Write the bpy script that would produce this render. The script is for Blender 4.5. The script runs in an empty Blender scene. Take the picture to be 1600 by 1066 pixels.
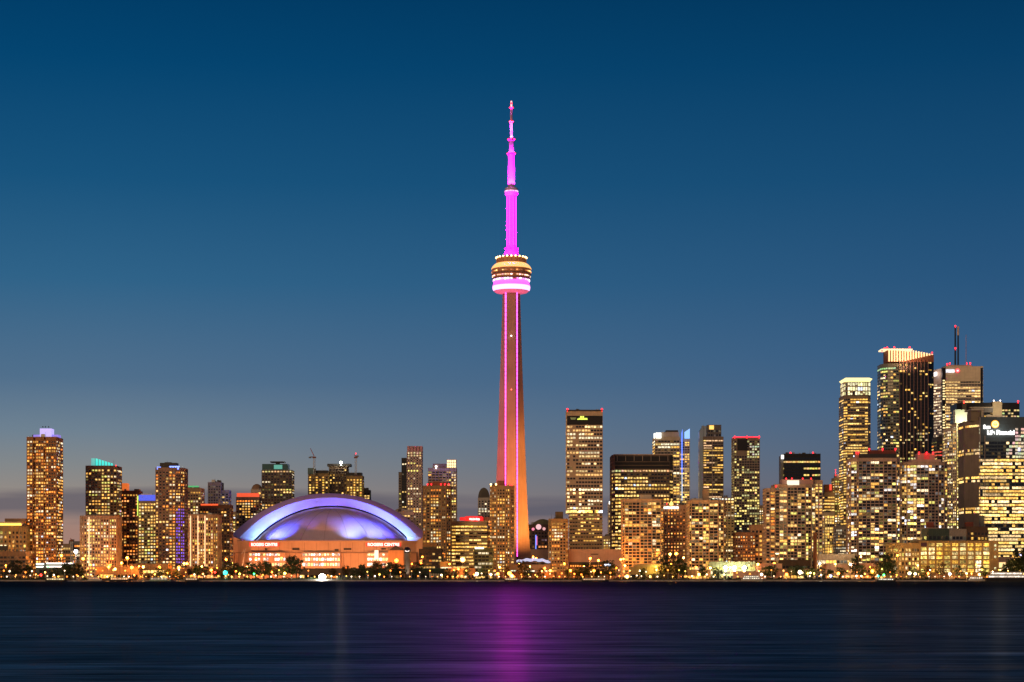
import bpy, math, random
from mathutils import Vector, Matrix
rnd = random.Random(7)
scene = bpy.context.scene
COL = scene.collection
# ------------------------------------------------------------------ camera
CAMZ, HOR, F = 3.0, 903.0, 3100.0          # eye height, horizon row, focal length in px of the 1600 px photo
cam_d = bpy.data.cameras.new('camera'); cam = bpy.data.objects.new('camera', cam_d); COL.objects.link(cam)
cam.location = (0, 0, CAMZ); cam.rotation_euler = (math.radians(90), 0, 0)
cam_d.sensor_width = 36; cam_d.lens = 36*F/1600; cam_d.shift_y = (HOR-533)/1600
cam_d.clip_start = 1; cam_d.clip_end = 60000
scene.camera = cam
# ------------------------------------------------------------------ exposure
vs = scene.view_settings
scene.display_settings.display_device = 'sRGB'
vs.view_transform = 'Standard'; vs.look = 'None'; vs.exposure = 0; vs.gamma = 1
scene.cycles.use_denoising = True
scene.cycles.max_bounces = 5; scene.cycles.diffuse_bounces = 2; scene.cycles.glossy_bounces = 3
scene.cycles.sample_clamp_indirect = 100.0
# ------------------------------------------------------------------ sky (world)
def lin(c):
    return tuple(((v/255)/12.92 if v/255 <= .04045 else ((v/255+.055)/1.055)**2.4) for v in c)
world = bpy.data.worlds.new('World'); scene.world = world; world.use_nodes = True
nt = world.node_tree; N = nt.nodes; L = nt.links
bg = N['Background']
tc = N.new('ShaderNodeTexCoord'); nrm = N.new('ShaderNodeVectorMath'); nrm.operation = 'NORMALIZE'
sep = N.new('ShaderNodeSeparateXYZ')
L.new(tc.outputs['Generated'], nrm.inputs[0]); L.new(nrm.outputs[0], sep.inputs[0])
def mth(nt, op, a, b=None, c=None, clamp=False):
    n = nt.nodes.new('ShaderNodeMath'); n.operation = op; n.use_clamp = clamp
    for i, v in enumerate((a, b, c)):
        if v is None: continue
        if isinstance(v, (int, float)): n.inputs[i].default_value = v
        else: nt.links.new(v, n.inputs[i])
    return n.outputs[0]
def ramp(nt, fac, stops, interp='LINEAR'):
    n = nt.nodes.new('ShaderNodeValToRGB'); n.color_ramp.interpolation = interp
    e = n.color_ramp.elements
    while len(e) > 1: e.remove(e[-1])
    e[0].position = stops[0][0]; e[0].color = (*stops[0][1], 1)
    for p, c in stops[1:]:
        x = e.new(p); x.color = (*c, 1)
    nt.links.new(fac, n.inputs[0]); return n.outputs[0]
def mixc(nt, f, a, b, mode='MIX'):
    n = nt.nodes.new('ShaderNodeMix'); n.data_type = 'RGBA'; n.blend_type = mode
    for i, v in ((0, f), (6, a), (7, b)):
        if isinstance(v, (int, float)): n.inputs[i].default_value = v
        elif isinstance(v, tuple): n.inputs[i].default_value = (*v[:3], 1)
        else: nt.links.new(v, n.inputs[i])
    return n.outputs[2]
zf = mth(nt, 'MULTIPLY', sep.outputs[2], 1/.6, clamp=True)
def sk(y): return (903-y)/3100/.6
left = ramp(nt, zf, [(0, lin((168, 128, 116))), (sk(830), lin((164, 130, 118))), (sk(770), lin((148, 140, 134))), (sk(730), lin((132, 137, 140))), (sk(680), lin((112, 131, 147))),
    (sk(600), lin((82, 113, 142))), (sk(450), lin((48, 100, 138))), (sk(300), lin((24, 84, 126))), (sk(130), lin((4, 69, 113))), (sk(0), lin((0, 58, 100))), (1, lin((2, 30, 62)))])
right = ramp(nt, zf, [(0, lin((112, 100, 110))), (sk(790), lin((92, 94, 112))), (sk(720), lin((80, 98, 124))), (sk(640), lin((68, 98, 132))),
    (sk(560), lin((56, 94, 132))), (sk(450), lin((42, 86, 126))), (sk(300), lin((24, 76, 117))), (sk(130), lin((8, 64, 105))), (sk(0), lin((2, 53, 91))), (1, lin((2, 28, 58)))])
az = mth(nt, 'MULTIPLY_ADD', sep.outputs[0], 2.3, .47, clamp=True)
skyc = mixc(nt, az, left, right)
# low far cloud bank just above the horizon
mp = N.new('ShaderNodeMapping'); mp.inputs['Scale'].default_value = (5, 5, 60)
L.new(nrm.outputs[0], mp.inputs['Vector'])
nz = N.new('ShaderNodeTexNoise'); nz.inputs['Scale'].default_value = 1.3; nz.inputs['Detail'].default_value = 4
L.new(mp.outputs[0], nz.inputs['Vector'])
zz = mth(nt, 'ADD', sep.outputs[2], mth(nt, 'MULTIPLY_ADD', nz.outputs[0], .022, -.011))
cl_hi = mth(nt, 'MULTIPLY_ADD', zz, -170, 7.6, clamp=True)
cl_lo = mth(nt, 'MULTIPLY_ADD', zz, 160, -4.1, clamp=True)
cmask = mth(nt, 'MULTIPLY', mth(nt, 'MULTIPLY', cl_hi, cl_lo), .85)
ccol = mixc(nt, az, lin((103, 98, 107)), lin((84, 88, 106)))
skyc = mixc(nt, cmask, skyc, ccol)
L.new(skyc, bg.inputs['Color']); bg.inputs['Strength'].default_value = .98
# ------------------------------------------------------------------ added warm sun lamp that lifts the facades in place of city glow
sl = bpy.data.lights.new('warm_fill_sun', 'SUN'); sl.energy = 1.1; sl.angle = math.radians(25); sl.color = (1, .58, .25)
so = bpy.data.objects.new('warm_fill_sun', sl); COL.objects.link(so)
so.rotation_euler = (math.radians(76), 0, math.radians(-24))

# ================================================================== helpers
def X(px, Y): return (px-800)/F*Y
def Z(py, Y): return CAMZ+(HOR-py)/F*Y
GZ = 1.6
def link(o, parent=None):
    COL.objects.link(o)
    if parent is not None: o.parent = parent
    return o
def tag(o, label=None, cat=None, group=None, kind=None):
    if label: o['label'] = label
    if cat: o['category'] = cat
    if group: o['group'] = group
    if kind: o['kind'] = kind
    return o
def root(name, label, cat, loc, group=None, rz=0):
    o = bpy.data.objects.new(name, None); o.location = loc; o.rotation_euler.z = rz
    o.empty_display_size = 5
    link(o); return tag(o, label, cat, group)
class MB:
    def __init__(s): s.v = []; s.f = []; s.c = []
    def quad(s, a, b, c, d, col=(0, 0, 0)):
        i = len(s.v); s.v += [tuple(a), tuple(b), tuple(c), tuple(d)]; s.f.append((i, i+1, i+2, i+3)); s.c.append(col)
    def poly(s, pts, col=(0, 0, 0)):
        i = len(s.v); s.v += [tuple(p) for p in pts]; s.f.append(tuple(range(i, i+len(pts)))); s.c.append(col)
    def prism(s, pts, z0, z1, col=(0, 0, 0)):
        n = len(pts); i = len(s.v)
        s.v += [(x, y, z0) for x, y in pts]+[(x, y, z1) for x, y in pts]
        for k in range(n):
            m = (k+1) % n; s.f.append((i+k, i+m, i+n+m, i+n+k)); s.c.append(col)
        s.f.append(tuple(i+n+k for k in range(n))); s.c.append(col)
        s.f.append(tuple(i+k for k in reversed(range(n)))); s.c.append(col)
    def box(s, x0, x1, y0, y1, z0, z1, col=(0, 0, 0)):
        s.prism([(x0, y0), (x1, y0), (x1, y1), (x0, y1)], z0, z1, col)
    def lathe(s, prof, n=24, cx=0, cy=0, col=(0, 0, 0), cap=True):
        i = len(s.v)
        for r, z in prof:
            for k in range(n):
                a = 2*math.pi*k/n; s.v.append((cx+r*math.cos(a), cy+r*math.sin(a), z))
        for j in range(len(prof)-1):
            for k in range(n):
                m = (k+1) % n
                s.f.append((i+j*n+k, i+j*n+m, i+(j+1)*n+m, i+(j+1)*n+k)); s.c.append(col)
        if cap:
            s.f.append(tuple(i+(len(prof)-1)*n+k for k in range(n))); s.c.append(col)
            s.f.append(tuple(i+k for k in reversed(range(n)))); s.c.append(col)
    def bar(s, a, b, r, n=4, r2=None, col=(0, 0, 0)):
        a = Vector(a); b = Vector(b); d = (b-a).normalized(); r2 = r if r2 is None else r2
        u = d.cross(Vector((0, 0, 1)))
        if u.length < .01: u = Vector((1, 0, 0))
        u.normalize(); w = d.cross(u); i = len(s.v)
        for p, rr in ((a, r), (b, r2)):
            for k in range(n):
                t = 2*math.pi*(k+.5)/n; s.v.append(tuple(p+u*math.cos(t)*rr+w*math.sin(t)*rr))
        for k in range(n):
            m = (k+1) % n; s.f.append((i+k, i+m, i+n+m, i+n+k)); s.c.append(col)
        s.f.append(tuple(i+k for k in reversed(range(n)))); s.c.append(col)
        s.f.append(tuple(i+n+k for k in range(n))); s.c.append(col)
    def ball(s, c, r, n=8, m=5, col=(0, 0, 0), sz=1):
        s2 = [(max(.001, r*math.sin(math.pi*j/m)), c[2]-r*sz*math.cos(math.pi*j/m)) for j in range(m+1)]
        s.lathe(s2, n, c[0], c[1], col, cap=False)
    def mesh(s, name, mat, smooth=False, attr=True):
        me = bpy.data.meshes.new(name); me.from_pydata(s.v, [], s.f)
        if mat: me.materials.append(mat)
        if attr and any(c != (0, 0, 0) for c in s.c):
            at = me.color_attributes.new('lit', 'FLOAT_COLOR', 'CORNER'); buf = []
            for f, c in zip(s.f, s.c): buf += list(c[:3]+(1,))*len(f)
            at.data.foreach_set('color', buf)
        if smooth: me.polygons.foreach_set('use_smooth', [True]*len(me.polygons))
        me.update(); return me
    def build(s, name, mat, parent=None, smooth=False, label=None, kind=None):
        o = bpy.data.objects.new(name, s.mesh(name, mat, smooth)); link(o, parent)
        return tag(o, label, kind=kind)
_mats = {}
def mat(name, col, rough=.8, var=.25, scale=.12, spec=.3, metal=0., streak=True):
    """weathered wall / ground: base colour broken by two noises, the second drawn out vertically like rain streaks"""
    if name in _mats: return _mats[name]
    m = bpy.data.materials.new(name); m.use_nodes = True; t = m.node_tree; b = t.nodes['Principled BSDF']
    tcn = t.nodes.new('ShaderNodeTexCoord'); oi = t.nodes.new('ShaderNodeObjectInfo')
    ad = t.nodes.new('ShaderNodeVectorMath'); ad.operation = 'ADD'
    t.links.new(tcn.outputs['Object'], ad.inputs[0]); t.links.new(oi.outputs['Location'], ad.inputs[1])
    n1 = t.nodes.new('ShaderNodeTexNoise'); n1.inputs['Scale'].default_value = scale; n1.inputs['Detail'].default_value = 6
    t.links.new(ad.outputs[0], n1.inputs['Vector'])
    mpn = t.nodes.new('ShaderNodeMapping'); mpn.inputs['Scale'].default_value = (1, 1, .08)
    t.links.new(ad.outputs[0], mpn.inputs['Vector'])
    n2 = t.nodes.new('ShaderNodeTexNoise'); n2.inputs['Scale'].default_value = .5; n2.inputs['Detail'].default_value = 3
    t.links.new(mpn.outputs[0], n2.inputs['Vector'])
    s = mth(t, 'ADD', mth(t, 'MULTIPLY', n1.outputs[0], .6), mth(t, 'MULTIPLY', n2.outputs[0], .4 if streak else 0))
    v = mth(t, 'MULTIPLY_ADD', s, var*4, 1-var*2)
    t.links.new(mixc(t, 1.0, (*col, 1), v, 'MULTIPLY'), b.inputs['Base Color'])
    b.inputs['Roughness'].default_value = rough; b.inputs['Specular IOR Level'].default_value = spec; b.inputs['Metallic'].default_value = metal
    _mats[name] = m; return m
def glow(name, col, st, sample=True):
    if name in _mats: return _mats[name]
    m = bpy.data.materials.new(name); m.use_nodes = True; b = m.node_tree.nodes['Principled BSDF']
    b.inputs['Base Color'].default_value = (*[min(.8, c*.5+.1) for c in col], 1); b.inputs['Roughness'].default_value = .5
    b.inputs['Emission Color'].default_value = (*col, 1); b.inputs['Emission Strength'].default_value = st
    m.cycles.emission_sampling = 'AUTO' if sample else 'NONE'
    _mats[name] = m; return m
def window_glass():
    m = bpy.data.materials.new('window_glass'); m.use_nodes = True; t = m.node_tree; b = t.nodes['Principled BSDF']
    a = t.nodes.new('ShaderNodeAttribute'); a.attribute_name = 'lit'
    b.inputs['Base Color'].default_value = (.018, .02, .024, 1); b.inputs['Roughness'].default_value = .12
    # curtains, furniture and lamps inside break up each lit pane
    g = t.nodes.new('ShaderNodeNewGeometry'); nn = t.nodes.new('ShaderNodeTexNoise'); nn.inputs['Scale'].default_value = .55; nn.inputs['Detail'].default_value = 2
    t.links.new(g.outputs['Position'], nn.inputs['Vector'])
    f = mth(t, 'MULTIPLY_ADD', nn.outputs[0], 3.2, -.75, clamp=False); f = mth(t, 'MAXIMUM', f, .15)
    t.links.new(a.outputs['Color'], b.inputs['Emission Color']); t.links.new(f, b.inputs['Emission Strength'])
    m.cycles.emission_sampling = 'NONE'; return m
GLASS = window_glass()
CONC = mat('tan_concrete', (.34, .25, .17)); BROWN = mat('brown_concrete', (.27, .17, .10)); PALE = mat('pale_concrete', (.48, .42, .34))
WHITE = mat('white_stone', (.62, .56, .48)); DARK = mat('dark_cladding', (.045, .04, .04), .5); BLACK = mat('black_cladding', (.015, .014, .015), .4)
GREY = mat('grey_cladding', (.16, .16, .17), .5); PINK = mat('pink_precast', (.50, .32, .25)); REDB = mat('red_brick', (.26, .10, .06))
METAL = mat('grey_metal', (.30, .31, .33), .4, .1, metal=.6); GREENM = mat('green_glass_cladding', (.10, .14, .12), .3)
CREAM = mat('cream_panels', (.55, .47, .33)); RED_E = glow('red_beacon_glow', (1, .012, .02), 5)
OLIVE = mat('olive_concrete', (.28, .24, .13))

Y1, Y2, O1, W1, G1 = (1, .47, .085), (1, .60, .17), (1, .27, .035), (1, .80, .48), (.82, .74, .16)
PAL_WARM = [Y1, Y2, O1, Y1, W1]; PAL_YEL = [Y1, Y2, G1, Y2, W1]; PAL_ORG = [O1, Y1, O1, Y2, (1, .36, .10)]
PAL_WHITE = [W1, Y2, (.95, .9, .7), Y1]; PAL_GOLD = [(1, .52, .09), (1, .64, .18), (1, .57, .12)]

def inset(poly, d):
    """offset a counter-clockwise convex outline outwards by d"""
    n = len(poly); out = []
    for i in range(n):
        p0 = Vector(poly[i-1]); p = Vector(poly[i]); p1 = Vector(poly[(i+1) % n])
        e0 = (p-p0).normalized(); e1 = (p1-p).normalized()
        n0 = Vector((e0.y, -e0.x)); n1 = Vector((e1.y, -e1.x))
        b = n0+n1; k = 1+n0.dot(n1)
        out.append(tuple(p+b*(d/max(k, .35))))
    return out
_wm = {}
def win_mesh(w, h, ci, pal):
    k = (round(w, 2), round(h, 2), ci, id(pal))
    if k not in _wm:
        m = MB(); c = pal[ci % len(pal)]; s = (.8, 1.3, 1.95)[ci//len(pal) % 3]
        c = tuple(v*s for v in c)
        i = len(m.v); m.box(-w/2, w/2, -.06, .0, -h/2, h/2, c)
        _wm[k] = m.mesh('window', GLASS)
    return _wm[k]
TOTAL = [0]
DEF = dict(fh=3.1, bay=3.6, ww=.62, wh=.52, slab=(.5, .35), pier=(.7, .22, 1), p=.45, run=1.6, pal=PAL_WARM, st=1.15, dim=.12, top=1, bot=0, sides=True, sep=40, fn=None, fade=0.)
def block(rt, pts, D, z0, z1, wall, seed=0, part='wall', **kw):
    """one volume of a building. pts: front outline as (px, metres back) left to right, drawn at the root's depth; D: depth behind it"""
    s = dict(DEF); s.update(kw); R = random.Random(seed*977+int(abs(rt.location.x)*3)+int(z1))
    Y = rt.location.y; cx = rt.location.x; gz = rt.location.z
    front = [(X(p, Y)-cx, d) for p, d in pts]
    back = max(d for _, d in pts)+D
    out = front+[(front[-1][0], back), (front[0][0], back)]
    clean = [out[0]]
    for q in out[1:]:
        if (Vector(q)-Vector(clean[-1])).length > .4: clean.append(q)
    if (Vector(clean[0])-Vector(clean[-1])).length < .4: clean.pop()
    out = clean
    a, b = z0-gz, z1-gz
    W = MB(); W.prism(out, a, b)
    nf = max(1, int((b-a)/s['fh'])); fh = (b-a)/nf
    sh, sp = s['slab']
    if sh > 0:
        ring = inset(out, sp)
        for f in range(0, nf+1):
            W.prism(ring, a+f*fh-sh/2, a+f*fh+sh/2)
    G = MB(); lit = []
    nface = len(out)
    for i in range(nface):
        p0 = Vector(out[i]); p1 = Vector(out[(i+1) % nface]); e = p1-p0; ln = e.length
        if ln < 1.2: continue
        u = e/ln; n = Vector((u.y, -u.x))
        if n.y > .5: continue                      # rear
        side = n.y > -.25
        if side and not s['sides']: continue
        nb = max(1, round(ln/s['bay'])); bw = ln/nb
        pw, pp, ev = s['pier']
        if pw > 0:
            for k in range(0, nb+1, ev):
                c = p0+u*min(max(k*bw, pw/2), ln-pw/2); q = [c-u*pw/2-n*.1, c-u*pw/2+n*pp, c+u*pw/2+n*pp, c+u*pw/2-n*.1]
                W.prism([tuple(x) for x in (q[0], q[1], q[2], q[3])], a, b+.02)
        w, h = bw*s['ww'], fh*s['wh']
        ang = math.atan2(u.y, u.x)
        colp = [R.choice((.3, .6, .9, 1.2, 1.6)) for _ in range(nb)]
        for f in range(s['bot'], nf-s['top']):
            z = a+(f+.5)*fh; k = 0; rowp = R.choice((.45, .8, 1., 1.2, 1.5))
            while k < nb:
                r = max(1, int(R.expovariate(1/s['run'])+.5)) if s['run'] > 1 else 1
                pr = 1.18*s['p']*rowp*colp[k]; on = R.random() < pr; base = R.choice(s['pal']); ci = s['pal'].index(base); sti = R.choice((0, 1, 1, 2))
                for kk in range(k, min(nb, k+r)):
                    c = p0+u*((kk+.5)*bw)
                    o = s['fn'](f/nf, (kk+.5)/nb, f, kk, i, R) if s['fn'] else None
                    if o == 'skip': continue
                    st_on = on if o is None else o
                    colr = (0, 0, 0)
                    if isinstance(st_on, tuple): colr = tuple(v*R.uniform(.7, 1.2) for v in st_on)
                    elif st_on:
                        q = 1.12*s['st']*(.7, 1.2, 1.9)[sti]*R.uniform(.75, 1.25); colr = tuple(v*q for v in base)
                        if n.y < -.2 and fh*s['wh']*w > 1.5: lit.append((c, z, n, ang, w, h, ci+sti*len(s['pal']), len(G.f)))
                    elif R.random() < s['dim']*2: q = R.uniform(.03, .22); colr = tuple(v*q for v in base)
                    cc = c+n*.05; z_ = z; h_ = h; w_ = w
                    if colr[0] > .25 and o is None:
                        if R.random() < .3: h_ = h*R.uniform(.45, .8); z_ = z+(h-h_)/2*R.choice((-1, 1))
                        if R.random() < .05: colr = tuple(colr[0]*v for v in (.75, .85, 1))
                    G.quad((cc.x-u.x*w/2, cc.y-u.y*w/2, z_-h_/2), (cc.x+u.x*w/2, cc.y+u.y*w/2, z_-h_/2), (cc.x+u.x*w/2, cc.y+u.y*w/2, z_+h_/2), (cc.x-u.x*w/2, cc.y-u.y*w/2, z_+h_/2), colr if colr != (0, 0, 0) else (.0001, .0001, .0001))
                k += r
    wo = W.build(part, wall, rt)
    if s['sep'] and lit:
        R.shuffle(lit); take = sorted(lit[:s['sep']*3], key=lambda t: -t[1])[:s['sep']]
        drop = set()
        for c, z, n, ang, w, h, ci, gi in take:
            o = bpy.data.objects.new('window', win_mesh(w, h, ci, s['pal'])); cc = c+n*.07
            o.location = (cc.x, cc.y, z); o.rotation_euler.z = ang; link(o, wo); drop.add(gi); TOTAL[0] += 1
        keep = [k for k in range(len(G.f)) if k not in drop]
        G.f = [G.f[k] for k in keep]; G.c = [G.c[k] for k in keep]
    if G.f:
        g = G.build('glazing', GLASS, wo); g['kind'] = 'stuff'
    return wo
def bld(name, label, cat, pxc, Y, group=None):
    return root(name, label, cat, (X(pxc, Y), Y, GZ), group)
def tower(label, x0, x1, yt, Y, D, wall, name='residential_tower', cat='tower', pts=None, yb=None, z0=None, seed=1, group=None, **kw):
    r = bld(name, label, cat, (x0+x1)/2, Y, group)
    block(r, pts or [(x0, 0), (x1, 0)], D, GZ if z0 is None else z0, Z(yt, Y), wall, seed, **kw)
    if x1-x0 > 12 and yt < 845:                     # rooftop plant
        R = random.Random(seed*31+5); zr = Z(yt, Y)-GZ; cx = r.location.x; a, b = X(x0, Y)-cx, X(x1, Y)-cx; d0 = max([0]+[d for _, d in (pts or [])])+1
        for k in range(R.randint(3, 5)):
            w = R.uniform(1.6, 4.2); x = R.uniform(a+1.5, b-w-1.5); y = d0+R.uniform(0, max(1, D-8)); h = R.uniform(1.2, 3.2)
            g = MB(); g.box(x, x+w, y, y+R.uniform(2, 4), zr-.2, zr+h); g.box(x+.3, x+w-.3, y+.3, y+1.5, zr+h, zr+h+.4); g.build('roof_unit', METAL if R.random() < .5 else DARK, r)
        for k in range(R.randint(0, 2)):
            x = R.uniform(a+2, b-2); g = MB(); g.bar((x, d0+2, zr), (x, d0+2, zr+R.uniform(4, 8)), .22, 5, .1); g.build('antenna', METAL, r)
        g = MB(); 
        for k in range(int((b-a)/2.5)+1): x = min(b-.2, a+.2+k*2.5); g.bar((x, d0-.6, zr), (x, d0-.6, zr+1.1), .05)
        g.bar((a, d0-.6, zr+1.1), (b, d0-.6, zr+1.1), .06); g.build('railing', METAL, r)
    return r
def pbox(rt, x0, x1, y0, y1, m, name='penthouse', d0=2, d1=14, smooth=False, label=None):
    """a box part between photo columns x0-x1 and rows y0 (top) - y1 (bottom)"""
    Y = rt.location.y; cx = rt.location.x; gz = rt.location.z
    b = MB(); b.box(X(x0, Y)-cx, X(x1, Y)-cx, d0, d1, Z(y1, Y)-gz, Z(y0, Y)-gz)
    return b.build(name, m, rt, label=label)
_ball = {}
def beacon(rt, px, py, d=1, m=None, r=.9, name='beacon'):
    Y = rt.location.y
    if m is None: m = RED_E; r = round(r*.72, 2)
    if (m.name, r) not in _ball:
        b = MB(); b.ball((0, 0, 0), r, 8, 6); b.lathe([(r*.35, -r*2.2), (r*.3, -r*.8)], 6); _ball[(m.name, r)] = b.mesh('beacon', m)
    o = bpy.data.objects.new(name, _ball[(m.name, r)]); o.location = (X(px, Y)-rt.location.x, d, Z(py, Y)-rt.location.z+r*1.2); link(o, rt); return o
def light(kind, name, loc, col, P, parent=None, target=None, ang=60, blend=.6, r=1.):
    l = bpy.data.lights.new(name, kind); l.energy = P; l.color = col; l.shadow_soft_size = r
    o = bpy.data.objects.new(name, l); link(o, parent); o.location = loc
    if kind == 'SPOT':
        l.spot_size = math.radians(ang); l.spot_blend = blend
        d = Vector(target)-Vector(loc); o.rotation_euler = d.to_track_quat('-Z', 'Y').to_euler()
    return o
def text(rt, s, x0, x1, yb, m, d=-.6, off=.02, name='sign_lettering', yh=None):
    """raised letters spanning photo columns x0-x1 with their feet on row yb"""
    Y = rt.location.y
    c = bpy.data.curves.new(name, 'FONT'); c.body = s; c.size = 1; c.extrude = .02; c.offset = off; c.align_x = 'CENTER'
    c.materials.append(m); q = bpy.data.objects.new('tmp_text', c); COL.objects.link(q); bpy.context.view_layer.update()
    me = bpy.data.meshes.new_from_object(q.evaluated_get(bpy.context.evaluated_depsgraph_get())); bpy.data.objects.remove(q)
    o = bpy.data.objects.new(name, me); link(o, rt)
    bpy.context.view_layer.update(); wd = max(.01, o.dimensions.x); ht = max(.01, o.dimensions.y)
    sx = (X(x1, Y)-X(x0, Y))/wd; sy = sx if yh is None else (yh*Y/F)/ht
    o.scale = (sx, sy, 6); o.rotation_euler = (math.pi/2, 0, 0)
    o.location = (X((x0+x1)/2, Y)-rt.location.x, d, Z(yb, Y)-rt.location.z); return o
#SETTING
# ================================================================== setting: land, water
land = MB(); land.box(-9000, 9000, 1822, 30000, -2, GZ)
tag(land.build('ground', mat('city_ground', (.06, .055, .045), .9, .3, .02)), kind='structure')
q = MB(); q.box(-9000, 9000, 1802, 1822, -2, GZ-.004)
tag(q.build('pavement', mat('quay_paving', (.11, .10, .085), .85, .3, .1)), kind='structure')
q = MB(); q.box(-9000, 9000, 1798.6, 1800, -2, .5); tag(q.build('waterline_glint_strip', mat('waterline_glint', (.55, .5, .46), .8, .6, .05)), kind='structure')  # pale strip standing in for light reflected along the waterline
q = MB(); q.box(-9000, 9000, 1800.01, 1802, -2, 1.25)
tag(q.build('seawall', mat('seawall_concrete', (.10, .09, .08), .9, .5, .3)), kind='structure')
def water_mat():
    m = bpy.data.materials.new('lake_water'); m.use_nodes = True; t = m.node_tree; t.nodes.remove(t.nodes['Principled BSDF'])
    g = t.nodes.new('ShaderNodeNewGeometry')
    def noise(sx, sy, sc, det, rot=0):
        mp = t.nodes.new('ShaderNodeMapping'); mp.inputs['Scale'].default_value = (sx, sy, 1); mp.inputs['Rotation'].default_value = (0, 0, rot)
        t.links.new(g.outputs['Position'], mp.inputs['Vector']); n = t.nodes.new('ShaderNodeTexNoise'); n.inputs['Scale'].default_value = sc; n.inputs['Detail'].default_value = det
        t.links.new(mp.outputs[0], n.inputs['Vector']); return n.outputs[0]
    swell = noise(.12, 1, .12, 4, .03); fine = noise(.35, 1, 1.2, 3); patch = noise(.05, 1, .05, 5, .05)
    h = mth(t, 'ADD', mth(t, 'MULTIPLY', swell, 1.0), mth(t, 'MULTIPLY', fine, .06))
    bp = t.nodes.new('ShaderNodeBump'); bp.inputs['Strength'].default_value = .22; bp.inputs['Distance'].default_value = 1
    t.links.new(h, bp.inputs['Height'])
    # at such a flat angle one mostly sees the wave faces that lean towards the eye
    vm = t.nodes.new('ShaderNodeVectorMath'); vm.operation = 'MULTIPLY'; vm.inputs[1].default_value = (.076, .076, 0); t.links.new(g.outputs['Incoming'], vm.inputs[0])
    va = t.nodes.new('ShaderNodeVectorMath'); va.operation = 'ADD'; t.links.new(vm.outputs[0], va.inputs[0]); t.links.new(bp.outputs[0], va.inputs[1])
    vn = t.nodes.new('ShaderNodeVectorMath'); vn.operation = 'NORMALIZE'; t.links.new(va.outputs[0], vn.inputs[0])
    gl = t.nodes.new('ShaderNodeBsdfGlossy'); gl.inputs['Color'].default_value = (.75, .9, 1, 1)
    t.links.new(mth(t, 'MULTIPLY_ADD', patch, .08, .31), gl.inputs['Roughness'])
    gl.inputs['Anisotropy'].default_value = .45; tn = t.nodes.new('ShaderNodeCombineXYZ'); tn.inputs[1].default_value = 1; t.links.new(tn.outputs[0], gl.inputs['Tangent']); t.links.new(vn.outputs[0], gl.inputs['Normal'])
    # flatter facets mirror the low lights of the far shore
    vm2 = t.nodes.new('ShaderNodeVectorMath'); vm2.operation = 'MULTIPLY'; vm2.inputs[1].default_value = (.028, .028, 0); t.links.new(g.outputs['Incoming'], vm2.inputs[0])
    va2 = t.nodes.new('ShaderNodeVectorMath'); va2.operation = 'ADD'; t.links.new(vm2.outputs[0], va2.inputs[0]); t.links.new(bp.outputs[0], va2.inputs[1])
    vn2 = t.nodes.new('ShaderNodeVectorMath'); vn2.operation = 'NORMALIZE'; t.links.new(va2.outputs[0], vn2.inputs[0])
    g2 = t.nodes.new('ShaderNodeBsdfGlossy'); g2.inputs['Color'].default_value = (.95, .9, .8, 1); g2.inputs['Roughness'].default_value = .20; t.links.new(vn2.outputs[0], g2.inputs['Normal'])
    gm = t.nodes.new('ShaderNodeMixShader'); gm.inputs[0].default_value = .30; t.links.new(gl.outputs[0], gm.inputs[1]); t.links.new(g2.outputs[0], gm.inputs[2])
    df = t.nodes.new('ShaderNodeBsdfDiffuse'); df.inputs['Color'].default_value = (.001, .004, .008, 1)
    mx = t.nodes.new('ShaderNodeMixShader')
    streak = noise(.11, 1, .20, 3, .05); st2 = noise(.16, 1, .12, 3, -.08); rip = noise(.22, 1, .9, 4, .02)
    s3 = mth(t, 'MULTIPLY_ADD', mth(t, 'POWER', mth(t, 'MULTIPLY', streak, 1.5), 7.), .10, .15)
    s4 = mth(t, 'MULTIPLY', mth(t, 'MULTIPLY_ADD', st2, .7, .65), mth(t, 'MAXIMUM', mth(t, 'MULTIPLY_ADD', rip, 2.6, -.3), .1))
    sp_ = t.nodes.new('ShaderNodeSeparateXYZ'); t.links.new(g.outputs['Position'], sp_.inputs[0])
    shore_dim = t.nodes.new('ShaderNodeMapRange'); shore_dim.inputs[1].default_value = 120; shore_dim.inputs[2].default_value = 700; shore_dim.inputs[3].default_value = 1.05; shore_dim.inputs[4].default_value = .25  # reflection dimmed by distance to paint the dark band off the shore
    t.links.new(sp_.outputs[1], shore_dim.inputs[0])
    t.links.new(mth(t, 'MULTIPLY', mth(t, 'MULTIPLY', s3, s4), shore_dim.outputs[0]), mx.inputs[0]); t.links.new(df.outputs[0], mx.inputs[1]); t.links.new(gm.outputs[0], mx.inputs[2])
    t.links.new(mx.outputs[0], t.nodes['Material Output'].inputs['Surface'])
    return m
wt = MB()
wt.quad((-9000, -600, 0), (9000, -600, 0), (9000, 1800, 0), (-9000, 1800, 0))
tag(wt.build('water', water_mat()), kind='structure')
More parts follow.
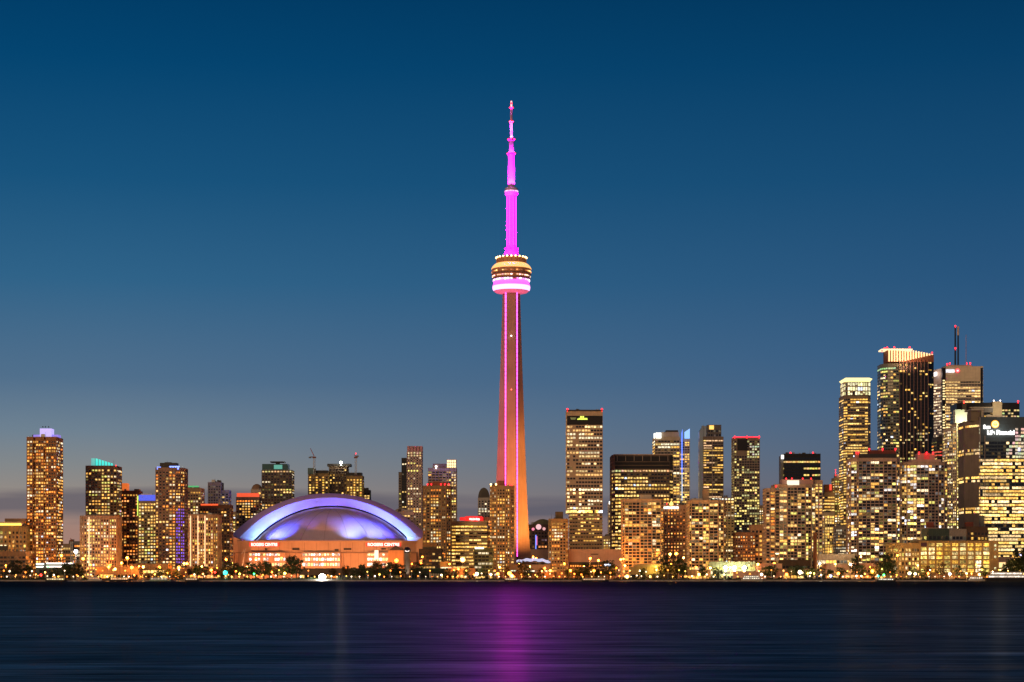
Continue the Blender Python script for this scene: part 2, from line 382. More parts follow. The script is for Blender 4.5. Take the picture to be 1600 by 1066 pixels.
# ================================================================== the needle tower
def cn():
    Y = 2285; S = Y/F; r = root('observation_tower', 'tall needle tower lit magenta with a round pod and a tapering antenna mast', 'tower', (X(799, Y), Y, GZ))
    zz = lambda py: Z(py, Y)-GZ
    conc = mat('tower_concrete', (.40, .23, .18), .85, .25, .05)
    # concrete shaft of three tapering fins round a hexagonal core
    prof = [(893, 33), (870, 29.5), (840, 26.5), (800, 24.2), (750, 22), (700, 20), (650, 18.1), (600, 16.3), (550, 14.5), (500, 12.9), (456, 11.6)]
    rings = []
    for py, hw in prof:
        R_ = hw*S/.9+.4; pts = []
        for k, (ang, th) in enumerate(((-90, 5.4), (30, 3.2), (150, 3.2))):
            a = math.radians(ang); d = Vector((math.cos(a), math.sin(a))); t = Vector((-d.y, d.x))
            c0 = math.radians(ang-60); rc = 7.6
            pts.append(Vector((math.cos(c0), math.sin(c0)))*rc)
            RR = R_*.82 if k == 0 else R_
            pts += [d*RR-t*th*.92, d*RR+t*th*.92]
        rings.append((zz(py), pts))
    m = MB(); n = 9
    rings[0] = (0, rings[0][1])
    for z, pts in rings: m.v += [(p.x, p.y, z) for p in pts]
    for j in range(len(rings)-1):
        for k in range(n):
            l = (k+1) % n; m.f.append((j*n+k, j*n+l, (j+1)*n+l, (j+1)*n+k)); m.c.append((0, 0, 0))
    m.f.append(tuple((len(rings)-1)*n+k for k in range(n))); m.c.append((0, 0, 0))
    shaft = m.build('shaft', conc, r)
    # magenta lamps running up both sides of the front fin
    led = glow('magenta_strip_glow', (1, .06, .52), 5.5, True)
    for sx in (-1, 1):
        s = MB(); z = zz(870)
        while z < zz(460):
            s.box(sx*6.5-.75, sx*6.5+.75, -5.9, -4.9, z, z+4.6); z += 5.2
        o = s.build('light_strip', led, r, label='magenta dotted line of lamps up the shaft')
        s = MB(); s.box(sx*6.5-1.0, sx*6.5+1.0, -4.9, -3.0, zz(885), zz(460)); s.build('lift_rail', DARK, r)
    b = MB(); b.ball((0, -13.5, zz(527)), .8); b.build('lamp', glow('white_lamp_glow', (1, .85, .8), 6), r)
    b = MB(); b.ball((0, -17.5, zz(611)), .7); b.build('lamp', glow('red_shaft_lamp_glow', (1, .12, .08), 5), r)
    # pod
    P = lambda *pp: [(w*S, zz(y)) for w, y in pp]
    def ring(name, prof, mt, label=None, nseg=48, sm=False):
        g = MB(); g.lathe(P(*prof), nseg); o = g.build(name, mt, pod if name != 'pod' else r, smooth=sm, label=label); return o
    wm_ = mat('orange_lit_pod_wall', (.55, .26, .12), .5, .3)  # orange lamp light is mixed into this wall colour
    pod = ring('pod', [(11, 457), (20, 444), (27, 441), (29.3, 432), (30.6, 424), (30.6, 421), (23, 412), (23, 404)], wm_)
    ring('radome', [(27.6, 455), (29, 452.5), (29.4, 450), (29.2, 447.6)], glow('radome_glow', (1, .42, .90), 2.2), 'glowing pinkish white ring under the pod', sm=True)
    ring('radome_underside', [(11.8, 458.8), (20, 458.4), (24.5, 457.4), (27.6, 455)], glow('underside_glow', (1, .16, .32), .55), 'dim rose underside of the ring', sm=True)
    ring('radome_rim', [(29.2, 447.6), (28.8, 445.4), (27.5, 443.5)], glow('rim_violet_glow', (1, .10, .85), 1.6), 'magenta upper rim of the ring', sm=True)
    ring('light_band', [(27.6, 443.4), (28.2, 442.2), (28.0, 440.6), (27.2, 440)], glow('violet_band_glow', (.85, .08, .9), 2.4), 'violet lit band')
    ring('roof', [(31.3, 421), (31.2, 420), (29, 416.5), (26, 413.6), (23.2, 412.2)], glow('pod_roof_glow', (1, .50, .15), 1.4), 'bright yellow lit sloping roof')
    ring('rail', [(30.2, 430.2), (31, 429.6), (31, 428.6), (30.2, 428)], mat('pod_rail', (.18, .1, .07), .5))
    ring('rail', [(29.2, 437.6), (30, 437), (30, 436), (29.2, 435.4)], _mats['pod_rail'])
    for (py, rr, h, cols, nn) in ((425.6, 31.0, 1.5, ((1, .4, .12), (1, .6, .2), (.25, .08, .03)), 44), (432.6, 29.9, 1.6, ((1, .75, .45), (1, .5, .3), (.9, .5, .5)), 40), (438.8, 28.7, 2.6, ((1, .7, .95), (1, .9, 1), (.9, .3, .9)), 36)):
        meshes = []
        for c in cols:
            for st in (1., 2.2):
                g = MB(); w = 2*math.pi*rr*S/nn*.36; g.box(-w, w, -.2, .2, -h*S/2, h*S/2, tuple(v*st*1.7 for v in c)); meshes.append(g.mesh('window', GLASS))
        for k in range(nn):
            a = 2*math.pi*k/nn
            if math.sin(a) > .45 or rnd.random() < .15: continue
            o = bpy.data.objects.new('window', rnd.choice(meshes)); o.location = (rr*S*math.cos(a), rr*S*math.sin(a), zz(py)); o.rotation_euler.z = a+math.pi/2; link(o, pod)
    ring('upper_drum', [(22.5, 412), (22.5, 405), (21, 403)], mat('drum_wall', (.34, .2, .12), .6))
    lp = glow('amber_lamp_glow', (1, .6, .2), 7)
    for k in range(22):
        a = 2*math.pi*(k+.5)/22
        if math.sin(a) > .6: continue
        g = MB(); x, y = 23.6*S*math.cos(a), 23.6*S*math.sin(a)
        g.bar((x, y, zz(412)), (x, y, zz(404)), .3); po = g.build('lamp_post', conc, pod)
        g = MB(); g.ball((x, y, zz(403.2)), 1.0, 8, 6); g.build('bulb', lp, po)
    # upper shaft, washed by magenta floodlights standing on the pod roof
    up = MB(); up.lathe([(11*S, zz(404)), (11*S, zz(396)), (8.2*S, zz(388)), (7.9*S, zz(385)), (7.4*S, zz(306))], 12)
    us = up.build('upper_shaft', mat('magenta_tinted_shaft', (.58, .26, .58), .7, .12, .1), r)  # white concrete tinted violet, magenta light put into its colour
    hot = glow('hot_magenta_tube_glow', (.85, .0004, 1), 700, True)  # tubes added to throw the magenta reflection onto the water
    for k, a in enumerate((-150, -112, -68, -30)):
        a = math.radians(a); g = MB(); g.bar((8.0*S*math.cos(a), 8.0*S*math.sin(a), zz(384)), (7.7*S*math.cos(a), 7.7*S*math.sin(a), zz(308)), .14, 5); g.build('added_light_tube', hot, us)
    for k in range(6):
        a = 2*math.pi*k/6+.3; g = MB(); g.box(-1, 1, -1, 1, -1.2, 1.2)
        o = g.build('equipment_box', GREY, us); o.location = (10*S*math.cos(a), 10*S*math.sin(a), zz(389)); o.rotation_euler.z = a
    ring_ = MB(); ring_.lathe(P((7.5, 307), (9.3, 305.5), (10.3, 302.5), (10.4, 299.5), (9, 297), (10.2, 296), (10, 294.6), (6, 292.5)), 28)
    sp = ring_.build('sky_pod', mat('sky_pod_wall', (.6, .5, .58), .6), r, smooth=False)
    for k in range(16):
        a = -math.pi*k/15; g = MB(); g.box(-1, 1, -.2, .2, -.7, .7, rnd.choice(((1.5, .5, 1.2), (1.6, 1, 1.4), (.9, .1, .5))))
        o = g.build('window', GLASS, sp); o.location = (10.4*S*math.cos(a), 10.4*S*math.sin(a), zz(299.6)); o.rotation_euler.z = a+math.pi/2
    ant = MB(); ant.lathe(P((5.3, 292), (4.9, 242)), 10)
    an = ant.build('antenna', mat('magenta_tinted_cladding', (.62, .34, .64), .6, .12, .3), r)  # cladding colour also carries the magenta of the floodlights
    a2 = MB(); a2.lathe(P((3.9, 240), (3.7, 221)), 10); a2.build('antenna_section', _mats['magenta_tinted_cladding'], an)
    a3 = MB(); a3.lathe(P((2.2, 218), (1.8, 170)), 8); a3.build('antenna_section', _mats['magenta_tinted_cladding'], an)
    a4 = MB(); a4.lathe(P((1.5, 170), (1.2, 158)), 8); a4.build('antenna_tip', glow('tip_glow', (1, .5, .55), 1.5), an, label='red and white lit tip')
    for y0, w in ((241.5, 6), (219.5, 5.4), (191.8, 2.8), (170, 2.6)):
        g = MB(); g.lathe(P((w*.8, y0+1.6), (w, y0+.6), (w, y0-.8), (w*.7, y0-1.8)), 12); c = g.build('collar', mat('collar_metal', (.25, .08, .1), .5), an)
        for k in range(5):
            a = math.pi*(-.95+.9*k/4); g = MB(); g.ball((w*S*math.cos(a), w*S*math.sin(a), zz(y0-1.6)), .75, 6, 5); g.build('beacon', RED_E, c)
    g = MB(); g.ball((0, -1.2, zz(162)), 1.1, 8, 6); g.build('beacon', RED_E, an)
    mg = (.9, .0004, .85)
    for k in range(4):
        a = math.radians(-90+(-66, -22, 22, 66)[k])
        ca, sa = math.cos(a), math.sin(a)
        light('SPOT', 'floodlight', (17*S*ca, 17*S*sa, zz(403)), mg, 4.5e5, pod, (5*ca, 5*sa, zz(370)), 90, .8, .5)
        light('SPOT', 'floodlight', (19*S*ca, 19*S*sa, zz(403)), mg, 8e6, pod, (4*ca, 4*sa, zz(328)), 24, 1, .5)
        light('SPOT', 'floodlight', (9.5*S*ca, 9.5*S*sa, zz(292.5)), (.95, .03, 1), 1.1e5, sp, (3*ca, 3*sa, zz(272)), 70, .9, .3)
        light('SPOT', 'floodlight', (9.5*S*ca, 9.5*S*sa, zz(292.5)), (.9, .004, 1), 1.6e6, sp, (2.5*ca, 2.5*sa, zz(248)), 26, 1, .3)
        light('SPOT', 'floodlight', (5.8*S*ca, 5.8*S*sa, zz(240.5)), (.9, .03, 1), 2e4, an, (2*ca, 2*sa, zz(228)), 90, .9, .3)
        light('SPOT', 'floodlight', (5.2*S*ca, 5.2*S*sa, zz(218.5)), (1, .25, 1), 1.2e4, an, (1*ca, 1*sa, zz(207)), 70, .9, .3)
        light('SPOT', 'floodlight', (5.4*S*ca, 5.4*S*sa, zz(218.5)), (.9, .08, 1), 5e5, an, (.8*ca, .8*sa, zz(180)), 22, 1, .3)
    # sodium flood on the right fin, plus an added rose fill on the left one
    light('SPOT', 'floodlight', (95, -95, 3), (1, .42, .08), 2.8e6, r, (10, 0, 95), 50, .8, 1.5)
    light('SPOT', 'floodlight', (60, -140, 3), (1, .36, .08), 1.0e6, r, (3, 0, 230), 34, .9, 1.5)
    light('SPOT', 'floodlight', (-85, -110, 3), (1, .16, .22), 1.7e6, r, (-6, 0, 190), 45, .9, 1.5)
cn()

# ================================================================== the domed stadium
def stadium():
    Y = 2190; r = root('stadium', 'domed stadium with blue lit arched roof and orange lit concrete front', 'stadium', (X(510, Y), Y, GZ))
    zz = lambda py, yy=Y: Z(py, yy)-GZ
    xx = lambda px, yy=Y: X(px, yy)-r.location.x
    conc = mat('stadium_concrete', (.50, .34, .24), .85, .2, .05); panel = mat('roof_membrane', (.62, .58, .66), .5, .08, .05)
    dk = DARK
    # drum
    zt = zz(846); pts = [(xx(356), 22), (xx(392), 0), (xx(628), 0), (xx(662), 22), (xx(662), 150), (xx(356), 150)]
    W = MB(); W.prism(pts, 0, zt); wall = W.build('wall', conc, r)
    ps = inset(pts, .9); W = MB(); W.prism(ps, zt-1.2, zt+.8); W.build('parapet', conc, r)
    ps = inset(pts, 1.2); W = MB(); W.prism(ps, zz(864.5), zz(863)); W.build('ledge', mat('stadium_ledge', (.3, .2, .15)), r)
    # corner wings rising towards the arch ends
    for x0, x1, y0, y1 in ((354, 374, 835, 843), (648, 665, 836, 846)):
        w = MB(); a, b = xx(x0), xx(x1)
        hi, lo = (zz(y0), zz(y1)) if x0 < 500 else (zz(y1), zz(y0))
        v = [(a, 14, 0), (b, 14, 0), (b, 60, 0), (a, 60, 0), (a, 14, hi), (b, 14, lo), (b, 60, lo), (a, 60, hi)]
        w.v = v; w.f = [(0, 1, 5, 4), (1, 2, 6, 5), (2, 3, 7, 6), (3, 0, 4, 7), (4, 5, 6, 7)]; w.c = [(0, 0, 0)]*5
        w.build('wing', conc, r)
    # projecting window bays
    for x0, x1, sd, dens in ((390, 447, 1, .75), (473, 532, 2, .95), (574, 607, 3, .7), (607, 631, 4, .3)):
        bb = MB(); bb.box(xx(x0), xx(x1), -5, -.01, 0, zz(863.5) if x0 != 607 else zz(860)); bay = bb.build('window_bay', conc if x0 != 607 else mat('stadium_orange', (.5, .26, .12)), r)
        nx = int((x1-x0)/4.2)
        if x0 == 607:
            continue
        for j, (ya, yb) in enumerate(((865.2, 868.4), (872, 876.2), (880, 884.5))):
            for k in range(nx):
                if rnd.random() > dens: continue
                a = x0+(k+.12)*(x1-x0)/nx; b = x0+(k+.88)*(x1-x0)/nx
                c = rnd.choice(((1, .75, .4), (1, .9, .7), (.85, .9, .95), (1, .55, .2))); q = rnd.choice((.9, 1.6, 2.6, 3.2))
                g = MB(); g.box(xx(a), xx(b), -5.15, -4.9, zz(yb), zz(ya), tuple(v*q for v in c)); w = g.build('window', GLASS, bay)
        for k in range(0, nx+1, 3):
            g = MB(); a = x0+k*(x1-x0)/nx; g.box(xx(a)-.5, xx(a)+.5, -5.6, -4.9, 0, zz(864)); g.build('pier', conc, bay)
    g = MB(); g.poly([(xx(608), -5.4, zz(860)), (xx(630), -5.4, zz(860)), (xx(619), -5.4, zz(852))]); g.poly([(xx(608), -4.4, zz(860)), (xx(630), -4.4, zz(860)), (xx(619), -4.4, zz(852))])
    g.quad((xx(608), -5.4, zz(860)), (xx(608), -4.4, zz(860)), (xx(619), -4.4, zz(852)), (xx(619), -5.4, zz(852))); g.quad((xx(630), -5.4, zz(860)), (xx(630), -4.4, zz(860)), (xx(619), -4.4, zz(852)), (xx(619), -5.4, zz(852)))
    g.build('gable', dk, r)
    # louvres, seams and doors on the front
    for x0, x1, y0, y1 in ((457, 468, 856, 859.6), (537, 549, 856.5, 859.5), (414, 418, 857, 860), (523, 529, 858, 861), (596, 603, 856.5, 859)):
        g = MB(); g.box(xx(x0), xx(x1), -.35, .3, zz(y1), zz(y0)); g.build('louvre', dk, r)
    for px in (364, 386, 452, 462, 537, 548, 560, 640, 650):
        g = MB(); g.box(xx(px)-.2, xx(px)+.2, (-.2 if 392 < px < 628 else 6), 24, 2, zz(864.8)); g.build('joint_cover', mat('stadium_ledge', (.3, .2, .15)), r)
    for px in (404, 420, 437, 456, 476, 495, 513, 532, 551, 569, 588, 607):
        g = MB(); g.box(xx(px)-.25, xx(px)+.25, -.2, .3, zz(862.5), zz(847.5)); g.build('joint_cover', _mats['stadium_ledge'], r)
    # roof arch (barrel panel)
    Ya = 50; yy = Y+Ya
    def circ(pxl, pxr, pyb, pyt, Yd):
        x0, x1 = xx(pxl, Yd), xx(pxr, Yd); zb, ztp = zz(pyb, Yd), zz(pyt, Yd)
        h = (x1-x0)/2; s = ztp-zb; R_ = (h*h+s*s)/(2*s); return (x0+x1)/2, ztp-R_, R_, math.asin(min(1, h/R_)) if s < R_ else math.pi/2
    def arcpts(c, n=56, k=1.):
        return [(c[0]+c[2]*math.sin(c[3]*t*k), c[1]+c[2]*math.cos(c[3]*t*k)) for t in [-1+2*i/n for i in range(n+1)]]
    n = 56
    A_in = arcpts(circ(396, 641, 845, 790, yy)); A_mid = arcpts(circ(374, 655, 841, 777.5, yy+5)); A_out = arcpts(circ(362, 666, 837, 771.5, yy+14)); A_top = arcpts(circ(362, 666, 836, 771, yy+80))
    A_under = arcpts(circ(399, 638, 845.5, 792, yy))
    def strip(name, rows, mt, sm=True, label=None):
        g = MB()
        for pts_, d in rows: g.v += [(x, d, z) for x, z in pts_]
        for j in range(len(rows)-1):
            for k in range(n):
                g.f.append((j*(n+1)+k, j*(n+1)+k+1, (j+1)*(n+1)+k+1, (j+1)*(n+1)+k)); g.c.append((0, 0, 0))
        return g.build(name, mt, r, smooth=sm, label=label)
    strip('roof_arch', [(A_in, Ya), (A_mid, Ya+5)], panel, label='blue lit arched fascia of the roof')
    strip('roof_panel', [(A_mid, Ya+5.02), (A_out, Ya+14), (A_top, Ya+80)], mat('violet_lit_membrane', (.60, .42, .80), .6, .1, .05))  # violet of the roof lighting is put into the membrane colour
    strip('roof_soffit', [(A_in, Ya), (A_under, Ya+.5), (A_under, Ya+14)], BLACK)
    # second lip and the quarter dome below it
    B_in = arcpts(circ(405, 632, 845.5, 796, yy-4)); B_out = arcpts(circ(398, 639, 845.5, 792.3, yy+2))
    strip('roof_lip', [(B_in, Ya-4), (B_out, Ya+2)], mat('lip_membrane', (.6, .52, .5), .6, .08))
    c = circ(404, 633, 846, 795.5, yy-4); rd = c[2]
    g = MB(); nu, nv = 48, 14; zb = zt+.6; cz = c[1]
    xr = math.sqrt(max(1, rd*rd-(zb-cz)**2))
    for j in range(nv+1):
        t = j/nv; z = zb+(cz+rd-zb)*math.sin(t*math.pi/2)
        rr = math.sqrt(max(.0, rd*rd-(z-cz)**2))
        for k in range(nu+1):
            a = math.pi+math.pi*k/nu; g.v.append((c[0]+rr*math.cos(a), (Ya-4)+rr*math.sin(a)*.46, z))
    for j in range(nv):
        for k in range(nu): g.f.append((j*(nu+1)+k, j*(nu+1)+k+1, (j+1)*(nu+1)+k+1, (j+1)*(nu+1)+k)); g.c.append((0, 0, 0))
    g.build('dome', mat('violet_wash_membrane', (.50, .40, .52), .65, .15, .05), r, smooth=True, label='quarter dome with blue and white wash of light at its foot')  # membrane colour holds a painted violet fill of light
    g = MB()
    for k in range(3, nu-2, 5):
        a = math.pi+math.pi*k/nu; pr = None
        for j in range(nv+1):
            t = j/nv*.97; z = zb+(cz+rd-zb)*math.sin(t*math.pi/2); rr = math.sqrt(max(.0, rd*rd-(z-cz)**2))
            q_ = (c[0]+rr*math.cos(a), (Ya-4)+rr*math.sin(a)*.46-.1, z+.05)
            if pr: g.bar(pr, q_, .16)
            pr = q_
    g.build('seam', mat('seam_metal', (.22, .18, .2), .6), r)
    # end housing of the arch at the right
    g = MB(); g.poly([(xx(636, yy), Ya-1, zz(840, yy)), (xx(641, yy), Ya-1, zz(847, yy)), (xx(651, yy), Ya-1, zz(847, yy)), (xx(657, yy), Ya-1, zz(840, yy))])
    g.prism([(xx(636, yy), Ya-.9), (xx(657, yy), Ya-.9), (xx(657, yy), Ya+20), (xx(636, yy), Ya+20)], zz(846, yy), zz(840, yy)); g.build('arch_foot', panel, r)
    g = MB(); g.prism([(xx(368, yy), Ya-.9), (xx(394, yy), Ya-.9), (xx(394, yy), Ya+20), (xx(368, yy), Ya+20)], zz(846, yy), zz(841, yy)); g.build('arch_foot', panel, r)
    # lights: blue and white wash along the parapet, violet on the fascia
    par = bpy.data.objects.new('light_rail', None); 
    for px, col, P, tx in ((414, (.10, .18, 1), 1.9e5, 414), (424, (.5, .6, 1), 1.0e5, 421), (433, (.10, .16, 1), 2.8e5, 440), (545, (.45, .6, 1), 1.4e5, 545), (556, (.08, .14, 1), 4e5, 556), (582, (.45, .6, 1), 1.4e5, 583), (597, (.08, .12, 1), 4e5, 596), (612, (.10, .10, 1), 2.4e5, 612)):
        dx = (px-518)/115; dy = Ya-4-math.sqrt(max(.02, 1-dx*dx))*92*.46
        light('SPOT', 'floodlight', (xx(px), dy-9, zt+1.2), col, P*.55, r, (xx(tx), dy+12, zt+34), 110, .9, .6)
    for px, zt_, P in ((425, 26, 5e5), (445, 30, 3e5), (560, 34, 7e5), (590, 32, 7e5), (610, 26, 4e5), (480, 44, 1.6e5), (520, 46, 1.6e5)):  # added blue fill spots that spread the wash over the dome
        dx = (px-518)/115; dy = Ya-4-math.sqrt(max(.02, 1-dx*dx))*92*.46
        light('SPOT', 'floodlight', (xx(px), dy-20, zt+1.2), (.05, .08, 1), P, r, (xx(px), dy+16, zt+zt_), 60, 1, 2)
    for k in range(17):
        t = -1+2*k/16; q_ = B_out[int(round((t*.97+1)/2*n))]
        end = abs(t)**2
        light('SPOT', 'floodlight', (q_[0], Ya-9, q_[1]+2.5), (.13+.05*end, .10+.28*end, 1), 8.5e3+1.7e4*end**1.5, r, (q_[0]*1.03+t*3, Ya+4, q_[1]+7), 120, .9, 1)
    # orange floods on the front wall
    for px in (372, 400, 440, 480, 520, 560, 600, 640):
        light('POINT', 'floodlight', (xx(px), -40, 12), (1, .32, .10), 4.2e4, r, r=1.5)
    # signs
    for x0, x1 in ((392.5, 433.5), (574.5, 624)):
        g = MB(); g.box(xx(x0-3), xx(x1+3), -.62, -.35, zz(854.2), zz(847.6)); g.build('sign_board', glow('red_sign_glow', (1, .03, .015), .42, False), r)
        text(r, 'ROGERS CENTRE', x0, x1, 853.2, glow('sign_letter_glow', (1, .85, .8), 1.6, False), -.75, .03, yh=5.0)
    g = MB(); g.box(xx(586), xx(592), -8.6, -7.6, zz(874), zz(860)); g.build('banner', glow('banner_glow', (1, .7, .6), 1.3), r, label='tall bright lit banner')
    g = MB(); g.bar((xx(380), -5, zz(885)), (xx(384), -5, zz(858)), .6); g.bar((xx(384), -5, zz(858)), (xx(378), -5, zz(866)), .5); g.build('bracket', METAL, r)
stadium()
# ================================================================== towers, left to right
O = lambda k: (lambda f, b, nf, kk, i, R: None)
def runfn(*rows):                                  # rows: (f0, f1, colour tuple or False)
    def fn(ff, bb, f, k, i, R):
        for a, b, c in rows:
            if a <= ff < b: return c if not isinstance(c, tuple) else (c if R.random() < .93 else False)
        return None
    return fn
# 1 far left hotel
t = tower('low hotel block with a glowing yellow cornice strip at the left edge', -14, 38, 822, 1960, 30, OLIVE, 'hotel', 'hotel', pts=[(-14, 0), (12, 0), (38, 9)], seed=3, p=.5, fh=4.2, bay=4, ww=.5, pal=PAL_YEL, fn=lambda ff, bb, f, k, i, R: False if .32 < ff < .48 else None, pier=(1.1, .6, 1))
pbox(t, -14, 33, 815.5, 821.5, PALE, 'upper_floor', 1.5, 25); pbox(t, 5, 37, 810, 816, BROWN, 'penthouse', 6, 20); pbox(t, -14, 33, 818.2, 821, glow('cornice_glow', (1, .66, .1), 2.2), 'light_strip', .6, 1.4)
pbox(t, -14, 12, 853, 860, BLACK, 'black_band', -.7, .5)  # plain black strip across the front
b = MB()
# 2 tall left condo
OB = mat('ochre_brick', (.34, .175, .08))
t = tower('tallest brown condo tower at the far left with a glowing violet crown', 41, 88, 683, 1980, 26, OB, pts=[(41, 2), (51.5, 0), (52, 3), (55, 3), (55.5, 0), (68, 0), (68.5, 3), (71, 3), (71.5, 0), (88, 0)], seed=4, p=.50, bay=3.0, ww=.7, wh=.55, slab=(.45, .3), pier=(.9, .25, 2), st=1.3, pal=PAL_WARM, sep=100)
VI = glow('violet_crown_glow', (.52, .45, 1), 1.0)
pbox(t, 60, 78, 669, 683, VI, 'crown', 6, 18); pbox(t, 49, 88, 678.5, 682.6, glow('blue_crown_glow', (.28, .22, .9), .8), 'crown', 8, 20)
for p_ in (64, 68, 73): beacon(t, p_, 667, 8, DARK, .6, 'mast')
# 3 teal crowned
t = tower('brown tower topped by a sloping glowing teal glass crown', 133, 181, 728, 2060, 26, mat('umber_panels', (.25, .16, .10)), pts=[(133, 3), (138, 0), (158, 0), (172, 0), (181, 5)], seed=5, p=.55, bay=3.2, st=1.2, pal=PAL_YEL, sep=70, pier=(.8, .3, 2))
TE = glow('teal_crown_glow', (.05, .85, .75), .95)
Yt = t.location.y; g = MB(); x0, x1 = X(147, Yt)-t.location.x, X(171, Yt)-t.location.x
za, zb, z0 = Z(715.5, Yt)-GZ, Z(723, Yt)-GZ, Z(728, Yt)-GZ
g.v = [(x0, 6, z0), (x1, 6, z0), (x1, 18, z0), (x0, 18, z0), (x0, 6, za), (x1, 6, zb), (x1, 18, zb), (x0, 18, za)]; g.f = [(0, 1, 5, 4), (1, 2, 6, 5), (2, 3, 7, 6), (3, 0, 4, 7), (4, 5, 6, 7)]; g.c = [(0, 0, 0)]*5
g.build('crown', TE, t); pbox(t, 140, 146, 715.5, 728, glow('teal_dim_glow', (.2, .75, .7), .6), 'crown', 8, 16)
g = MB(); 
for k in range(6): 
    xx_ = x0+(x1-x0)*k/5; g.box(xx_-.25, xx_+.25, 5.6, 6.0, z0, za+(zb-za)*k/5)
g.build('crown_frame', METAL, t); beacon(t, 180, 728, 4, r=.7)
def fluted(label, x0, x1, yt, Y, xs, curve, seed):
    """front block with white lit vertical piers, a bright lamp strip and a bowed pale end"""
    t = tower(label, x0, x1, yt, Y, 24, mat('ivory_panels', (.34, .245, .18)), pts=curve, seed=seed, p=.62, bay=2.7, fh=3., ww=.55, wh=.6, pier=(.8, .7, 1), slab=(.3, .2), pal=PAL_YEL, sep=60, st=1.2)
    for q_ in xs:
        pbox(t, q_-.8, q_+.8, yt+2, 885, glow('pier_strip_glow', (1, .72, .42), .9, False), 'light_strip', -1.2, -.9)
    return t
fluted('cream ribbed block with white lit piers below the teal crowned tower', 125, 181, 806, 1925, (139.5,), [(125, 2), (131, 0), (157, 0), (170, 1), (181, 4)], 6)
# 4
t = tower('brown brick tower with an orange lit rooftop box beside the teal crowned tower', 184, 216, 767, 2110, 24, REDB, seed=7, p=.5, bay=3.2, pal=PAL_ORG, sep=60, pier=(1., .3, 1))
pbox(t, 185, 198, 755, 767, glow('orange_penthouse_glow', (1, .2, .03), .7), 'penthouse', 2, 14)
pbox(t, 209, 216, 764, 767, BROWN, 'parapet_box')
# 5
t = tower('short tower with a royal blue lit cornice', 216, 244, 781, 2060, 24, mat('grey_olive', (.24, .21, .15)), seed=8, p=.55, bay=3.0, pal=PAL_YEL, sep=60, pier=(.9, .4, 2))
pbox(t, 217, 243.5, 773.5, 782.5, glow('royal_blue_glow', (.03, .10, .9), .9), 'crown', -.8, 6); pbox(t, 219, 237, 771.5, 773.5, METAL, 'crown', 2, 6)
pbox(t, 214.6, 216, 775, 806, glow('lime_strip_glow', (.6, .95, .12), 1.1), 'light_strip', -1, 1)
# 6
t = tower('round cornered tower with a black rooftop box and blue lit signs', 243, 286, 731, 2005, 20, mat('mauve_concrete', (.28, .20, .17)), pts=[(243, 1), (248, 0), (264, 0), (274, 1), (281, 4), (286, 9)], seed=9, p=.5, bay=3.0, pal=PAL_WARM, sep=90, pier=(.7, .35, 1), fn=lambda ff, bb, f, k, i, R: ((.34, .16, 1.1) if R.random() < .75 else None) if (i in (3, 4) and .12 < ff < .62) else None)
pbox(t, 249, 275, 723, 731, BLACK, 'penthouse', 3, 16); pbox(t, 256, 266, 722, 723.5, BLACK, 'penthouse', 4, 12)
BL = glow('blue_sign_glow', (.18, .3, 1), 2.2)
for x0 in (245, 248.4, 265, 268.8, 272.6, 276.2):
    pbox(t, x0, x0+2.5, 729.5, 733.5, BL, 'sign', .3+(max(0, x0-262)*.12), 1.6+(max(0, x0-262)*.12))
pbox(t, 264, 280, 728.2, 729.4, BL, 'light_strip', 1.2, 2.2)
# 7
t = tower('tan tower with a thin green roof line between brown towers', 289, 314, 763, 2160, 24, CONC, seed=10, p=.6, bay=3.1, pal=PAL_YEL, sep=50)
pbox(t, 291, 310, 759, 761.5, glow('green_line_glow', (.05, .55, .2), .7), 'light_strip', 1, 3); pbox(t, 291, 310, 761.5, 763, DARK, 'penthouse', 2, 10)
# 8
t = tower('dark stepped tower with yellow windows above the red lit cornice', 325, 345, 754, 2260, 22, GREY, seed=11, p=.45, bay=3.1, pal=PAL_YEL, sep=40, fn=lambda ff, bb, f, k, i, R: False if ff > .87 else None)
block(t, [(345.3, 3), (357, 3)], 18, GZ, Z(766, 2260), GREY, 12, sep=20, p=.25, pal=PAL_YEL)
# 9
t = tower('dark brown condo with a red lit cornice beside the stadium', 312, 359, 789, 2085, 24, mat('dark_umber', (.17, .10, .06)), seed=13, p=.45, bay=3.1, pal=PAL_WARM, sep=70, fn=lambda ff, bb, f, k, i, R: None)
pbox(t, 314, 341, 787.5, 790, glow('red_cornice_glow', (1, .12, .03), 1.1), 'light_strip', -1.4, -.5)
# 10
fluted('cream ribbed block with one bright white pier just left of the stadium', 295, 339, 804, 1930, (298, 309.5, 320.5), [(295, 1), (300, 0), (321, 0), (333, 1.5), (339, 5)], 14)
# 11
t = tower('brown tower with an orange lit cornice behind the left end of the arch', 369, 405, 777, 2330, 24, mat('rose_brown', (.30, .19, .13)), seed=15, p=.5, bay=3.3, pal=PAL_WARM, sep=50)
pbox(t, 370, 405, 770.5, 777, glow('orange_cornice_glow', (1, .10, .03), .8), 'crown', 0, 2)
t2 = tower('domed penthouse tower peeking above the orange lit cornice', 392, 408, 765, 2420, 20, PALE, seed=16, p=.2, sep=0)
g = MB(); g.lathe([(6.5, Z(765, 2420)-GZ), (6.3, Z(762, 2420)-GZ), (4.5, Z(758, 2420)-GZ), (1.5, Z(756, 2420)-GZ)], 12, 0, 8); g.build('roof', BROWN, t2)
